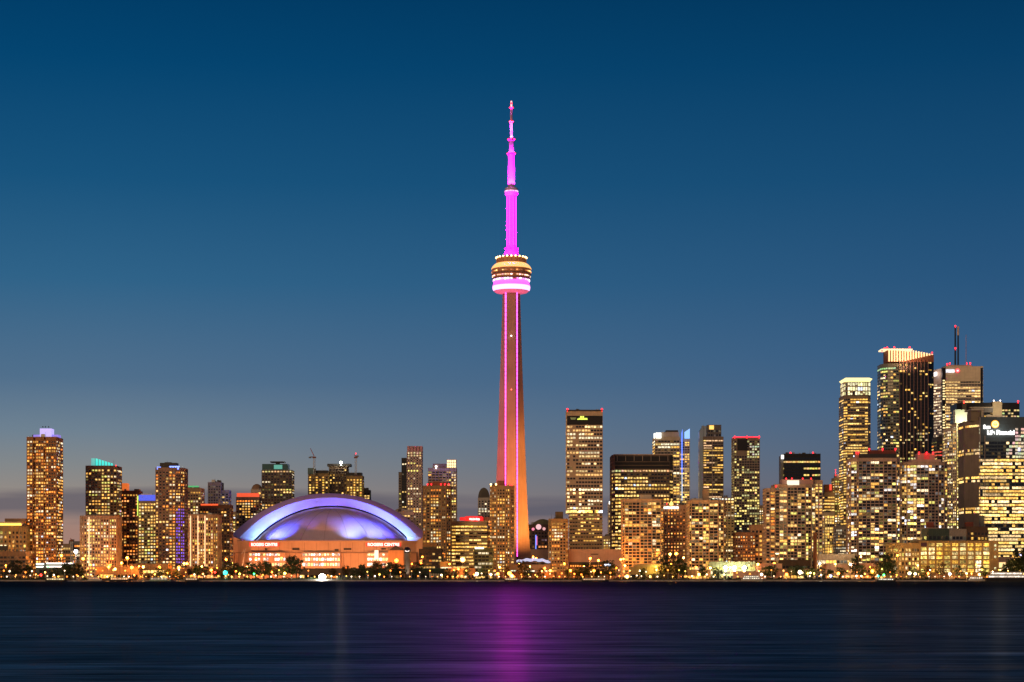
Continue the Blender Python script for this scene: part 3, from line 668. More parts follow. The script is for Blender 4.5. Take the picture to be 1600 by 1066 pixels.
# 12
t = tower('square tower with a teal glass top under a flat roof slab', 409, 456, 735, 2420, 26, mat('charcoal_brown', (.15, .12, .10)), seed=17, p=.45, bay=3.7, pal=PAL_YEL, sep=80, run=2.2, fn=lambda ff, bb, f, k, i, R: (1.0, .68, .25) if ff > .965 else None, top=0)
pbox(t, 409.5, 450, 725, 735, mat('teal_glass', (.05, .13, .13), .2), 'upper_floor', .5, 18); pbox(t, 428, 441, 726.5, 733, glow('teal_window_glow', (.1, .6, .5), .5), 'window', .2, 1)
pbox(t, 422, 444, 721, 722.6, DARK, 'roof_slab', 0, 16); pbox(t, 430, 436, 722.6, 725, DARK, 'roof_core', 5, 10)
# 13 under construction
Yc = 2520; t = bld('tower_under_construction', 'unfinished concrete towers with open lit floors behind the stadium', 'construction site', 524, Yc)
OC = mat('raw_concrete', (.34, .25, .12), .9, .35)
for (pp, yt, sd, pr, en) in ((([482, 0], [513, 0]), 740, 1, .55, OC), (([513.5, 10], [541, 10]), 728, 2, .3, mat('formwork', (.10, .07, .05))), (([541.5, 0], [566, 0]), 744, 3, .55, OC)):
    block(t, [tuple(x) for x in pp], 24, GZ, Z(yt, Yc), en, sd, p=pr, bay=4, fh=3.2, slab=(.6, .9), pier=(.6, .5, 2), pal=PAL_GOLD, sep=30, st=1.3, ww=.5, run=1,
          fn=lambda ff, bb, f, k, i, R, sd=sd: ((1.5, .8, .12) if k % 2 == 0 and R.random() < .85 else None) if sd in (1, 3) and .15 < bb < .92 and ff > .55 else None)
pbox(t, 481, 491, 731.5, 741, mat('green_screen', (.13, .22, .22)), 'safety_screen', -1.5, 20); pbox(t, 492, 512, 735, 740, BLACK, 'formwork', 1, 18)
pbox(t, 510, 547, 724, 728, BLACK, 'formwork', 11, 30); pbox(t, 541, 565, 738.5, 744, BLACK, 'formwork', 1, 18)
for k in range(6):
    g = MB(); px = 484+k*4.7; g.bar((X(px, Yc)-t.location.x, 2, Z(741, Yc)-GZ), (X(px, Yc)-t.location.x, 2, Z(734-(k*7 % 3), Yc)-GZ), .25); g.build('column_rebar', METAL, t)
for px in (543, 549, 555, 561): 
    g = MB(); g.bar((X(px, Yc)-t.location.x, 2, Z(745, Yc)-GZ), (X(px, Yc)-t.location.x, 2, Z(736-(px % 3), Yc)-GZ), .25); g.build('column_rebar', METAL, t)
beacon(t, 532, 724.5, 8, glow('work_lamp_glow', (.9, 1, .75), 30), 1.5, 'work_lamp')
light('POINT', 'work_light', (X(532, Yc)-t.location.x, 4, Z(718, Yc)-GZ), (1, .95, .7), 2.5e4, t)
def crane(label, px, yb, yt, jib, Y):
    t = root('tower_crane', label, 'crane', (X(px, Y), Y, GZ)); x = lambda p: X(p, Y)-t.location.x; z = lambda p: Z(p, Y)-GZ
    g = MB(); 
    for sx in (-1, 1):
        for sy in (-1, 1): g.bar((sx, sy, z(yb)), (sx, sy, z(yt)), .28)
    zz_ = z(yb); k = 0
    while zz_ < z(yt)-3:
        for sy in (-1, 1): g.bar((-1 if k % 2 else 1, sy, zz_), (1 if k % 2 else -1, sy, zz_+3), .18)
        zz_ += 3; k += 1
    g.build('mast', METAL, t)
    g = MB(); g.box(-2.2, 2.2, -2, 2, z(yt), z(yt-2.2)); g.build('cab', REDB, t)
    (a, b), (c, d) = jib
    g = MB(); 
    for sy in (-1, 1): g.bar((0, sy, z(yt-2)), (x(a), sy*.6, z(b)), .3)
    g.bar((0, 0, z(yt-3.5)), (x(a), 0, z(b-.8)), .22)
    for k in range(1, 8):
        f = k/8; g.bar((x(a)*f, -1, z(yt-2)+(z(b)-z(yt-2))*f), (x(a)*(f+.06), 0, z(yt-3.5)+(z(b-.8)-z(yt-3.5))*(f+.06)), .18)
    g.build('jib', mat('crane_red', (.45, .12, .08), .6), t)
    g = MB(); g.bar((0, 0, z(yt-2)), (x(c), 0, z(d)), .6); g.box(x(c)-1.6, x(c)+1.6, -1, 1, z(d+2), z(d)); g.build('counterweight', GREY, t)
    return t
crane('luffing crane with a raised jib on the left of the unfinished towers', 491, 742, 716, ((485, 701), (484.5, 714)), 2515)
t = crane('red topped crane at the right of the unfinished towers', 556, 742, 716, ((553.5, 711), (558.5, 712)), 2516); beacon(t, 556, 709.5, 0, r=.9)
crane('thin red lattice crane behind the low buildings at the far left', 112, 888, 846, ((110, 842), (114, 843)), 2300)
# 14
t = tower('small dark tower right of the unfinished towers', 564, 578, 766, 2640, 18, DARK, seed=18, p=.4, pal=PAL_YEL, sep=10)
# 15
t = tower('slim black tower left of the pink topped white tower', 623, 635, 738, 2470, 26, mat('soot_concrete', (.2, .17, .15)), seed=19, p=.4, sep=20, pal=PAL_YEL)
block(t, [(628, -6), (636, -6)], 22, GZ, Z(716, 2470), BLACK, 20, p=.3, pal=PAL_WHITE, sep=15, slab=(0, 0))
PW = mat('rose_white_precast', (.62, .48, .44))
t = tower('tall white gridded tower with a pink ribbed crown', 636, 659, 706, 2440, 26, PW, seed=21, p=.38, bay=3.6, ww=.5, wh=.55, slab=(.9, .3), pier=(1.4, .3, 1), pal=PAL_YEL, sep=70, fn=lambda ff, bb, f, k, i, R: (1, .75, .35) if ff > .955 and R.random() < .8 else None, top=0)
for k in range(5): pbox(t, 636.2+k*4.9, 640.2+k*4.9, 697, 706, mat('rose_panel', (.55, .30, .32)), 'crown', .5, 20)
# 16
t = tower('low violet tinted block behind the right shoulder of the arch', 602, 646, 800, 2330, 26, PW, name='low_block', cat='building', seed=22, p=.15, sep=8)
g = MB(); g.lathe([(7, Z(801, 2330)-GZ), (7, Z(797, 2330)-GZ), (4, Z(794.5, 2330)-GZ)], 14, X(626, 2330)-t.location.x, 8); g.build('roof', PALE, t); pbox(t, 632, 641, 797, 800.5, PALE, 'penthouse')
# 17
t = tower('stepped tan tower with a bright lattice box on its right corner', 669, 697, 732, 2370, 26, mat('stone_tan', (.38, .31, .24)), seed=23, p=.3, bay=4.5, ww=.8, wh=.45, run=3, pal=PAL_YEL, sep=50, slab=(.9, .35), pier=(0, 0, 1))
block(t, [(697.3, -3), (713, -3)], 28, GZ, Z(732, 2370), mat('stone_tan'  , (.4, .3, .2)), 24, p=.8, bay=3.4, pal=PAL_YEL, sep=50)
pbox(t, 676, 697, 724.5, 732, mat('brown_roof_box', (.2, .15, .11)), 'penthouse'); beacon(t, 681.5, 731, -1, _mats['white_lamp_glow'], 1.2, 'lamp')
pbox(t, 698, 713, 718, 731.5, CREAM, 'lattice_box', -2, 12)
for j in range(3):
    for k in range(4): pbox(t, 698.7+k*3.6, 701.4+k*3.6, 719.2+j*4.2, 722.4+j*4.2, glow('lattice_glow', (1, .82, .35), 1.6), 'window', -2.25, -1.9)
# 18
t = tower('brown condo with a red lamped roof in front of the stepped tan tower', 661, 704, 759, 2085, 24, mat('olive_brown', (.29, .20, .11)), pts=[(661, 6), (666, 2), (672, 0), (690, 0), (697, 0), (704, 5)], seed=25, p=.45, bay=3.1, pal=PAL_WARM, sep=90, slab=(.45, .3), pier=(1, .5, 2))
pbox(t, 668, 698, 754, 759, REDB, 'penthouse', 3, 14); pbox(t, 676, 688, 752, 754.5, REDB, 'penthouse', 4, 12)
for p_ in (668, 674, 689, 695, 701): beacon(t, p_, 758, 0, r=1.0)
# 19
t = tower('office block with curved bright yellow ribbon floors', 705, 761, 815, 2120, 26, mat('gold_stone', (.44, .34, .2)), name='office_block', cat='office block', pts=[(705, 3), (712, 1), (733, -1.5), (752, 1), (761, 4)], seed=26, p=.8, bay=4.2, fh=3.6, ww=.92, wh=.42, run=5, pier=(0, 0, 1), slab=(.9, .5), pal=PAL_GOLD, st=1.3, sep=100)
block(t, [(745, 8), (768, 8)], 14, GZ, Z(808, 2120), mat('rust_panels', (.3, .16, .1)), 27, p=.4, pal=PAL_ORG, sep=20)
g = MB(); g.lathe([(10.5, Z(815, 2120)-GZ), (10.5, Z(808.5, 2120)-GZ), (9, Z(806.5, 2120)-GZ)], 20, X(740, 2120)-t.location.x, 9); g.build('sign_drum', glow('red_drum_glow', (1, .02, .02), .9), t)
g = MB(); g.lathe([(6.5, Z(813, 2120)-GZ), (6.5, Z(808, 2120)-GZ)], 18, X(727.5, 2120)-t.location.x, 9); g.build('sign_drum', _mats['red_drum_glow'], t)
for k, (a, b) in enumerate(((733.5, 735.5), (736, 738), (738.6, 740), (740.6, 743), (743.6, 745.5), (746, 749.5))):
    pbox(t, a, b, 809.8+(k % 2)*.5, 812.6+(k % 3)*.3, _mats['sign_letter_glow'], 'sign_mark', -2.6, -1.6)
# 20
t = tower('white gridded tower with a dark arched top left of the needle tower', 747, 766, 778, 2520, 22, WHITE, seed=28, p=.25, bay=3.8, ww=.55, wh=.55, pal=PAL_WHITE, sep=25)
g = MB(); yy0 = 0
xs = X(747, 2520)-t.location.x; xe = X(765, 2520)-t.location.x
pt = [((xs+xe)/2-(xe-xs)/2*math.cos(math.pi*k/12), Z(778, 2520)-GZ+math.sin(math.pi*k/12)*Z(760, 2520)*.0+math.sin(math.pi*k/12)*13) for k in range(13)]
for d0, d1 in ((.5, 16),):
    for k in range(12): g.quad((pt[k][0], d0, pt[k][1]), (pt[k+1][0], d0, pt[k+1][1]), (pt[k+1][0], d1, pt[k+1][1]), (pt[k][0], d1, pt[k][1]))
    g.poly([(x, d0, z) for x, z in pt]); g.poly([(x, d1, z) for x, z in reversed(pt)])
g.build('roof', mat('dark_arch_roof', (.12, .11, .09), .4), t)
# 21
t = tower('tan condo tower standing before the foot of the needle tower', 766, 799, 759, 1992, 22, mat('amber_concrete', (.36, .25, .13)), pts=[(766, 4), (768, 0), (776, 0), (789, 0), (797, 1), (803, 6)], seed=29, p=.45, bay=3.0, ww=.6, pal=PAL_WARM, sep=100, pier=(1.1, .5, 2), slab=(.45, .3))
pbox(t, 777, 789, 751, 759, REDB, 'penthouse', 3, 14)
for p_ in (767, 775, 791, 797, 800): beacon(t, p_, 758.5, 1, _mats['amber_lamp_glow'] if p_ < 790 else None, .9, 'lamp')
# 23
t = tower('dark mall building with colourful round screens right of the needle tower', 826, 860, 820, 2420, 30, mat('plum_cladding', (.12, .08, .07)), name='mall_building', cat='building', seed=30, p=.55, bay=4, fh=4, run=3, pal=PAL_ORG+[(1, .6, .7)], sep=40, fn=lambda ff, bb, f, k, i, R: False if ff > .62 else None)
g = MB(); x0, x1, zb = X(834, 2420)-t.location.x, X(862, 2420)-t.location.x, Z(820, 2420)-GZ
pt = [(x0+(x1-x0)*k/10, zb+7*math.sin(math.pi*(.12+.76*k/10))) for k in range(11)]
for k in range(10): g.quad((pt[k][0], 1, pt[k][1]), (pt[k+1][0], 1, pt[k+1][1]), (pt[k+1][0], 20, pt[k+1][1]), (pt[k][0], 20, pt[k][1]))
g.poly([(x0, 1, zb-.1)]+[(x, 1, z) for x, z in pt]+[(x1, 1, zb-.1)]); g.build('roof', mat('green_roof', (.16, .17, .1)), t)
for px, py, rr, c, s in ((841.5, 823.5, 4.2, (1, .55, .6), 1.), (833, 827, 2.2, (1, .25, .4), 1.1), (850, 826.5, 2.4, (1, .5, .5), .8)):
    g = MB(); n_ = 20; cx_, cz_ = X(px, 2420)-t.location.x, Z(py, 2420)-GZ; R_ = rr*2420/F
    g.v = [(cx_+R_*math.cos(2*math.pi*k/n_), -1.2, cz_+R_*math.sin(2*math.pi*k/n_)) for k in range(n_)]+[(cx_+R_*math.cos(2*math.pi*k/n_), 0, cz_+R_*math.sin(2*math.pi*k/n_)) for k in range(n_)]
    g.f = [tuple(range(n_))]+[(k, (k+1) % n_, n_+(k+1) % n_, n_+k) for k in range(n_)]; g.c = [(0, 0, 0)]*len(g.f)
    g.build('round_screen', glow('screen_%d_glow' % px, c, s), t)
pbox(t, 836.5, 838, 836, 858, glow('blue_screen_glow', (.15, .25, 1), 1.6), 'screen', -1, 0); pbox(t, 838.4, 839.4, 838, 852, glow('pink_screen_glow', (1, .2, .5), 1.2), 'screen', -1, 0)
pbox(t, 826, 858, 858.5, 880, mat('blank_rose_wall', (.5, .33, .26)), 'annex', -12, -1)
# 24
t = tower('tan condo with a dark rooftop box left of the pale tower with red beacons', 858, 886, 811, 1994, 22, mat('amber_concrete', (.36, .25, .13)), pts=[(858, 2), (861, 0), (884, 0), (887, 3)], seed=31, p=.5, bay=3.0, pal=PAL_WARM, sep=80, pier=(1.1, .5, 2))
pbox(t, 868, 880, 799.5, 811, mat('rooftop_brown', (.10, .08, .05)), 'penthouse', 3, 14)
# 25
SW = mat('sand_precast', (.52, .40, .27))
def f25(ff, bb, f, k, i, R):
    if ff > .905: return 'skip'
    if R.random() < .32 and .12 < bb < .35: return 'skip'
    return None
t = tower('tall pale slab tower with a black sign band and red corner beacons', 885.5, 941.5, 641, 2150, 30, SW, seed=32, p=.47, bay=3.3, fh=3.9, ww=.78, wh=.50, slab=(0, 0), pier=(.5, .25, 2), run=3.5, pal=[(1, .7, .3), (1, .82, .5), (1, .55, .18)], st=1.4, sep=100, z0=Z(797, 2150), fn=f25, dim=.05)
pbox(t, 886, 941.2, 650, 664, BLACK, 'sign_band', -.6, 1); pbox(t, 885.3, 941.7, 640.5, 642.6, DARK, 'roof_edge', -.8, 30)
YS = glow('yellow_sign_glow', (.8, 1, .12), 1.4)
for a, b, y0, y1 in ((906.5, 909.2, 650.4, 653), (910, 912.4, 650.4, 653), (902, 918, 654.6, 656), (904, 917.5, 653.4, 654.2), (891.5, 900, 653, 654), (892, 899, 654.8, 655.6)):
    pbox(t, a, b, y0, y1, YS if a > 900 else glow('dim_sign_glow', (.5, .6, .2), .3), 'sign_mark', -1, -.7)
for p_ in (886.5, 940.5): beacon(t, p_, 641.5, -.3, r=1.5)
block(t, [(885.5, 0), (941.5, 0)], 30, Z(802, 2150), Z(797, 2150), CREAM, 1, part='lit_floor', fh=4, bay=2.2, ww=.92, wh=.8, p=1.2, pal=PAL_GOLD, st=2.2, sep=0, top=0, slab=(0, 0), pier=(0, 0, 1))
block(t, [(890, 2), (941.2, 2)], 26, GZ, Z(802.1, 2150), mat('gold_precast', (.50, .36, .2)), 2, fh=3.9, bay=2.9, ww=.8, wh=.35, p=.28, pal=PAL_GOLD, sep=20, slab=(1.3, .5), pier=(0, 0, 1), fn=lambda ff, bb, f, k, i, R: (1, .62, .15) if ff > .84 and R.random() < .75 else None, top=0)
# 26 blank low wall
t = tower('low blank rose walled shed with orange lit base by the quay', 889, 972, 858.5, 2010, 40, mat('blank_rose_wall', (.5, .33, .26)), name='terminal_shed', cat='shed', seed=1, p=0, sep=0, slab=(0, 0), pier=(0, 0, 1), fn=lambda ff, bb, f, k, i, R: 'skip')
pbox(t, 889.3, 956, 882, 886.5, mat('dark_orange_strip', (.16, .07, .03)), 'window_strip', -1.6, 1)
for k in range(14): pbox(t, 891+k*3.6, 893+k*3.6, 883.2, 885.6, glow('orange_window_glow', (1, .34, .05), 1.5, False), 'window', -1.9, -1.5)
pbox(t, 889, 950, 878.5, 881.6, DARK, 'canopy', -6, 1)
pbox(t, 944, 954, 881, 884.6, glow('bluewhite_sign_glow', (.6, .75, 1), 1.8), 'sign', -3.5, -2.5); pbox(t, 923, 935, 865.4, 866.8, DARK, 'vent', -.3, .5)
# 27
t = tower('slim white lit tower between the pale tower and the dark wide office', 950.5, 958, 786, 2560, 14, WHITE, seed=33, p=.8, bay=3, pal=PAL_WHITE, sep=30)
pbox(t, 951.5, 957, 783.5, 788, glow('white_sign_glow', (1, 1, .92), 2.2), 'sign', -.8, 0)
t = tower('small yellow lit building beside the slim white lit tower', 942.5, 959, 838, 2320, 16, CREAM, name='lit_building', cat='building', seed=34, p=.85, bay=3.4, pal=PAL_YEL, sep=30, st=1.4)
# 28
def f28(ff, bb, f, k, i, R):
    if ff > .88: return 'skip'
    if .845 < ff: return (1, .72, .3)
    if R.random() < .25 and ff > .78: return False
    return None
t = tower('dark wide office slab with black upper bands and yellow lit floors', 958, 1050, 711, 2210, 40, mat('dark_rib', (.17, .12, .08), .6), name='office_tower', pts=[(957, 10), (961, 0), (1046, 0), (1052, 10)], seed=35, p=.8, bay=3.4, fh=3.9, ww=.74, wh=.5, slab=(.9, .5), pier=(.35, .55, 1), run=3, pal=PAL_GOLD+[(1, .6, .2)], st=1.3, sep=100, fn=f28)
LW = mat('band_stone', (.45, .36, .3))
pbox(t, 961, 1046, 713, 721, BLACK, 'louvre_band', -.9, 1); pbox(t, 961, 1046, 722.4, 726.5, BLACK, 'louvre_band', -.9, 1); pbox(t, 961, 1046, 728, 732.6, BLACK, 'louvre_band', -.9, 1)
for k in range(7): pbox(t, 964+k*13.2, 964.6+k*13.2, 712, 720.5, LW, 'rib', -1.3, -.9)
pbox(t, 959, 1049, 709.8, 711, LW, 'roof_edge', -1, 38)
def grid(label, pts, yt, Y, sd, pal, roofbox=None, **kw):
    k_ = dict(p=.26, bay=3.7, fh=3.0, ww=.88, wh=.74, slab=(.42, .8), pier=(.5, .8, 2), sep=90, dim=.16, run=1.3, st=1.25); k_.update(kw)
    t = tower(label, pts[0][0], pts[-1][0], yt, Y, 24, k_.pop('wall', mat('sandy_frame', (.52, .37, .24))), pts=pts, seed=sd, pal=pal, **k_)
    if roofbox:
        for rb in roofbox: pbox(t, *rb)
    return t
# 29
grid('tan framed condo with balconies in front of the dark wide office slab', [(974, 6), (976, 1), (1000, 0), (1018, -2), (1032, 0), (1036, 5)], 780, 1968, 36, PAL_WARM, [(1000, 1018, 773, 780, PALE, 'penthouse', 0, 14)])
# 30
t = tower('yellow lit office tower with a white square sign and blue neon fin', 1023, 1062, 683, 2620, 36, CREAM, name='office_tower', seed=37, p=.85, bay=4.2, fh=3.8, ww=.86, wh=.55, run=3, slab=(.9, .4), pier=(.5, .4, 2), pal=PAL_GOLD+[(1, .9, .6)], st=1.5, sep=80)
block(t, [(1062.3, 4), (1078, 4)], 30, GZ, Z(686, 2620), CREAM, 38, p=.85, bay=3.4, pal=PAL_GOLD, st=1.5, sep=40, ww=.85)
pbox(t, 1034, 1061, 675, 683, PALE, 'penthouse', 2, 26); pbox(t, 1041, 1060, 672, 675, DARK, 'penthouse', 4, 20); pbox(t, 1024.5, 1033, 676.5, 685, _mats['white_sign_glow'], 'sign', -2, -1); pbox(t, 1022, 1023.4, 677, 685, _mats['white_sign_glow'], 'sign', 0, 6)
BN = glow('blue_fin_glow', (.10, .22, 1), 1.6)
g = MB(); Yt = 2620; c = t.location.x
def fin(x0, x1, ya, yb, yc, m, name='fin', d0=-1.5, d1=2):
    g = MB(); a, b = X(x0, Yt)-c, X(x1, Yt)-c; za, zb, zc = Z(ya, Yt)-GZ, Z(yb, Yt)-GZ, Z(yc, Yt)-GZ
    g.v = [(a, d0, zc), (b, d0, zc), (b, d1, zc), (a, d1, zc), (a, d0, za), (b, d0, zb), (b, d1, zb), (a, d1, za)]; g.f = [(0, 1, 5, 4), (1, 2, 6, 5), (2, 3, 7, 6), (3, 0, 4, 7), (4, 5, 6, 7)]; g.c = [(0, 0, 0)]*5; return g.build(name, m, t)
fin(1065, 1066.3, 677, 671, 740, BN); fin(1070, 1078, 675, 669.5, 685, glow('pale_blue_glow', (.25, .5, 1), 1.2), d0=2, d1=5); fin(1065.2, 1066.3, 740, 740, 782, glow('pale_blue_strip', (.6, .75, 1), .9))
# 31
t = tower('rose punched window hotel with a white sign and a gold rooftop flame', 1033, 1076, 789, 2035, 24, mat('rose_sand', (.50, .30, .18)), name='hotel', cat='hotel', seed=39, p=.62, bay=3.1, fh=3.4, ww=.38, wh=.4, slab=(0, 0), pier=(0, 0, 1), run=1, pal=PAL_ORG, sep=100, st=1.3)
for k, (a, b) in enumerate(((1037, 1039), (1039.7, 1041.6), (1042.3, 1044.4), (1045, 1048), (1048.8, 1051), (1051.7, 1053.8), (1054.4, 1056), (1056.6, 1060))): pbox(t, a, b, 792-(k % 3)*.25, 795.2, _mats['white_sign_glow'], 'sign_mark', -1, -.4)
g = MB(); g.lathe([(1.2, Z(790, 2035)-GZ), (2.2, Z(788, 2035)-GZ), (1.4, Z(785.5, 2035)-GZ), (.15, Z(782.5, 2035)-GZ)], 8, X(1049, 2035)-t.location.x, 0); g.build('flame_emblem', glow('gold_glow', (1, .62, .15), 2), t)
for p_ in (1034, 1042): beacon(t, p_, 788, 0, r=.8)
# 32
grid('tan framed condo with a bowed right end and yellow lit centre bays', [(1078, 3), (1080, 0), (1098, 0), (1108, -1), (1122, 0), (1131, 4), (1135, 9)], 782, 1970, 40, PAL_YEL, [(1081, 1098, 779, 782, PALE, 'penthouse', 1, 14), (1099, 1108, 764, 782, CONC, 'lift_tower', 3, 12)], fn=lambda ff, bb, f, k, i, R: None)
# 33
t = tower('slim glass tower with a sloped pale left edge and amber crown lamp', 1099, 1130, 683, 2520, 26, mat('bronze_glass', (.20, .16, .12), .4), seed=41, p=.6, bay=3.4, fh=3.1, ww=.9, wh=.45, run=4, slab=(.9, .4), pier=(.3, .4, 4), pal=PAL_GOLD+[(1, .6, .3)], sep=90, st=1.2)
block(t, [(1106, 2), (1127, 2)], 20, Z(683, 2520), Z(664, 2520), mat('crown_bronze', (.14, .13, .11), .4), 1, part='crown', p=.1, fh=4, sep=0)
pbox(t, 1108.5, 1115.5, 664.8, 671, glow('amber_box_glow', (1, .55, .12), 1.5), 'crown_lamp', .6, 1.8)
Yt = 2520; c = t.location.x; fin(1093, 1099.2, 674, 664, 790, mat('pale_edge_glass', (.30, .38, .42), .25), 'edge_wall', 1, 16); fin(1097, 1104, 665, 666, 683, mat('pale_edge_glass', (0, 0, 0)), 'edge_wall', 2, 12)
pbox(t, 1112.7, 1113.3, 683, 790, LW, 'rib', -.9, -.4)
# 34
t = tower('pale yellow block with a brilliant white top floor', 1112, 1147, 778, 2330, 24, mat('straw_panels', (.5, .4, .22)), seed=42, p=.65, pal=PAL_YEL, sep=50, fn=lambda ff, bb, f, k, i, R: (1.9, 1.7, 1.2) if ff > .95 else None, top=0, st=1.4)
# 35
def f35(ff, bb, f, k, i, R):
    if .12 < bb < .52:
        if ff > .87: return 'skip'
        return (R.random() < .33)
    if bb > .55 and ff > .86: return (.8, .85, .55) if R.random() < .6 else False
    return None
t = tower('tower with a red lit roof rim and a black central panel', 1147, 1187, 684, 2420, 28, mat('dusky_concrete', (.25, .20, .15)), seed=43, p=.7, bay=3.2, ww=.72, wh=.6, pal=[(1, .8, .2), (1, .72, .2), (.9, .66, .2), (.5, .48, .2)], sep=90, st=1.2, fn=f35)
pbox(t, 1152, 1167.5, 686, 704, BLACK, 'panel', -.8, 1)
pbox(t, 1147, 1187.3, 682.3, 684, glow('red_rim_glow', (1, .02, .06), 1.6), 'roof_rim', -.9, 20)
for p_ in (1148, 1167, 1186): beacon(t, p_, 684, -1, r=1.3)
# 36
t = tower('brown stepped hotel with small punched windows below the red rimmed tower', 1149, 1180, 832, 2008, 24, mat('terracotta_panels', (.34, .17, .10)), name='hotel', cat='hotel', seed=44, p=.75, bay=2.5, fh=3.0, ww=.5, wh=.45, slab=(.2, .15), pier=(.4, .2, 1), run=1, pal=PAL_ORG+[W1], sep=80)
block(t, [(1175.5, 8), (1199, 8)], 20, GZ, Z(820, 2008), mat('rose_sand', (.5, .3, .18)), 45, p=.7, bay=3.6, fh=4.4, pal=PAL_WARM, sep=20, fn=lambda ff, bb, f, k, i, R: False if ff > .75 else None)
# 37
t = tower('black glass tower with two yellow bands and a white corner sign', 1225, 1282, 709, 2470, 34, BLACK, name='office_tower', seed=46, p=.0, dim=.0, bay=3.6, fh=4, ww=.9, wh=.5, slab=(0, 0), pier=(.2, .15, 1), sep=0, pal=PAL_GOLD, fn=lambda ff, bb, f, k, i, R: ((1.2, .85, .22) if (f == 35 and R.random() < .95) or (f in (33, 31) and bb > .5 and R.random() < .9) else False))
pbox(t, 1220.5, 1225, 712, 770, GREY, 'edge_wall', 4, 20); pbox(t, 1221, 1226.5, 711, 717, _mats['white_sign_glow'], 'sign', .5, 3)
for p_ in (1236, 1271): beacon(t, p_, 709, 4, r=1.5)
# 38
t = grid('bowed condo tower with red lamps and a white lit rooftop box by the chimney', [(1212, 4), (1218, 1), (1230, -1), (1245, -2), (1258, -1), (1268, 2), (1275, 7)], 757, 1985, 47, PAL_YEL, [(1222, 1271, 749, 757, mat('roof_rose', (.45, .26, .22)), 'penthouse', 2, 16), (1230, 1248, 751, 758, glow('white_roof_box_glow', (.95, 1, .8), 1.0), 'lit_box', -3, 1.6)], p=.32, wall=mat('taupe_frame', (.46, .34, .26)))
block(t, [(1198, 6), (1204, 4), (1212.3, 4)], 20, GZ, Z(763, 1985), _mats['taupe_frame'], 48, p=.4, sep=20, slab=(.42, .8), pier=(.5, .8, 2), pal=PAL_WARM, ww=.7, wh=.6)
block(t, [(1275.3, 9), (1288, 11)], 16, GZ, Z(750, 1985), _mats['taupe_frame'], 49, p=.75, sep=30, pal=PAL_YEL, wh=.6)
for p_ in (1213, 1229, 1238, 1255, 1268): beacon(t, p_, 749 if p_ > 1220 else 761, 3, r=1.0)
# 39
t = tower('banded office tower with a red lit roof box behind the bowed condo', 1288, 1304, 770, 2500, 26, mat('rust_stone', (.36, .25, .16)), seed=50, p=.85, bay=4, fh=4, ww=.9, wh=.4, run=4, pal=PAL_GOLD, sep=20, slab=(.9, .3), pier=(0, 0, 1))
pbox(t, 1289, 1302, 757, 770, REDB, 'penthouse', 2, 14); pbox(t, 1296.5, 1299.5, 757, 766, glow('red_panel_glow', (1, .08, .04), 1.2), 'light_panel', 1.2, 2.2)
t = tower('golden lit block between the bowed condo and the chimney stack', 1288.5, 1304, 801, 2200, 20, CREAM, seed=51, p=.95, bay=2.6, pal=PAL_GOLD, st=1.6, sep=40, ww=.75, wh=.7)
# 40
t = tower('lit tower with a brilliant white rooftop lamp left of the flared crown', 1304, 1326, 747, 2510, 24, mat('khaki_stone', (.42, .34, .2)), seed=52, p=.8, bay=3.4, pal=PAL_YEL, sep=60, run=3, st=1.3)
pbox(t, 1306, 1324, 741, 747, mat('roof_rose', (.4, .3, .3)), 'penthouse'); pbox(t, 1311.5, 1320.5, 734, 743, glow('white_lamp_box', (1, 1, .95), 4), 'rooftop_lamp', 0, 2)
for k in range(3): beacon(t, 1306, 735+4*k, 2, r=.9)
t = tower('pale gridded lit block under the tower with the white rooftop lamp', 1306, 1322, 822, 2150, 18, PALE, seed=53, p=.85, bay=2.4, pal=PAL_WHITE, sep=40, ww=.5)
# 41
t = tower('slender tower with a flared brilliant yellow crown', 1320, 1361, 618, 2460, 34, mat('bronze_band', (.30, .23, .14), .5), name='residential_tower', seed=54, p=.6, bay=3.6, fh=3.3, ww=.9, wh=.48, run=4, slab=(.9, .4), pier=(.3, .35, 3), pal=PAL_GOLD, sep=100, st=1.25, pts=[(1319.5, 6), (1324, 0), (1356, 0), (1361, 5)], fn=lambda ff, bb, f, k, i, R: None)
block(t, [(1320, 6), (1324, 0), (1356, 0), (1361, 5)], 26, Z(618, 2460), Z(597, 2460), CREAM, 2, part='lit_crown', fh=4.2, bay=3, ww=.85, wh=.75, p=1.3, pal=[(.95, .9, .42), (1, .92, .55)], st=1.3, sep=0, top=0, slab=(.5, .4))
Yt = 2460; c = t.location.x; g = MB(); a0, a1, a2, a3 = [X(p_, Yt)-c for p_ in (1322, 1359, 1318, 1362.5)]; z0, z1, z2 = Z(597, Yt)-GZ, Z(592.5, Yt)-GZ, Z(590, Yt)-GZ
g.v = [(a0, 0, z0), (a1, 0, z0), (a1, 30, z0), (a0, 30, z0), (a2, -3, z1), (a3, -3, z1), (a3, 34, z1), (a2, 34, z1), (a0, 3, z2), (a1, 3, z2), (a1, 26, z2), (a0, 26, z2)]
for j in (0, 4):
    g.f += [(j+k, j+(k+1) % 4, j+4+(k+1) % 4, j+4+k) for k in range(4)]
g.f.append((8, 9, 10, 11)); g.c = [(0, 0, 0)]*len(g.f); g.build('crown', glow('yellow_crown_glow', (1, .85, .35), 1.5), t)
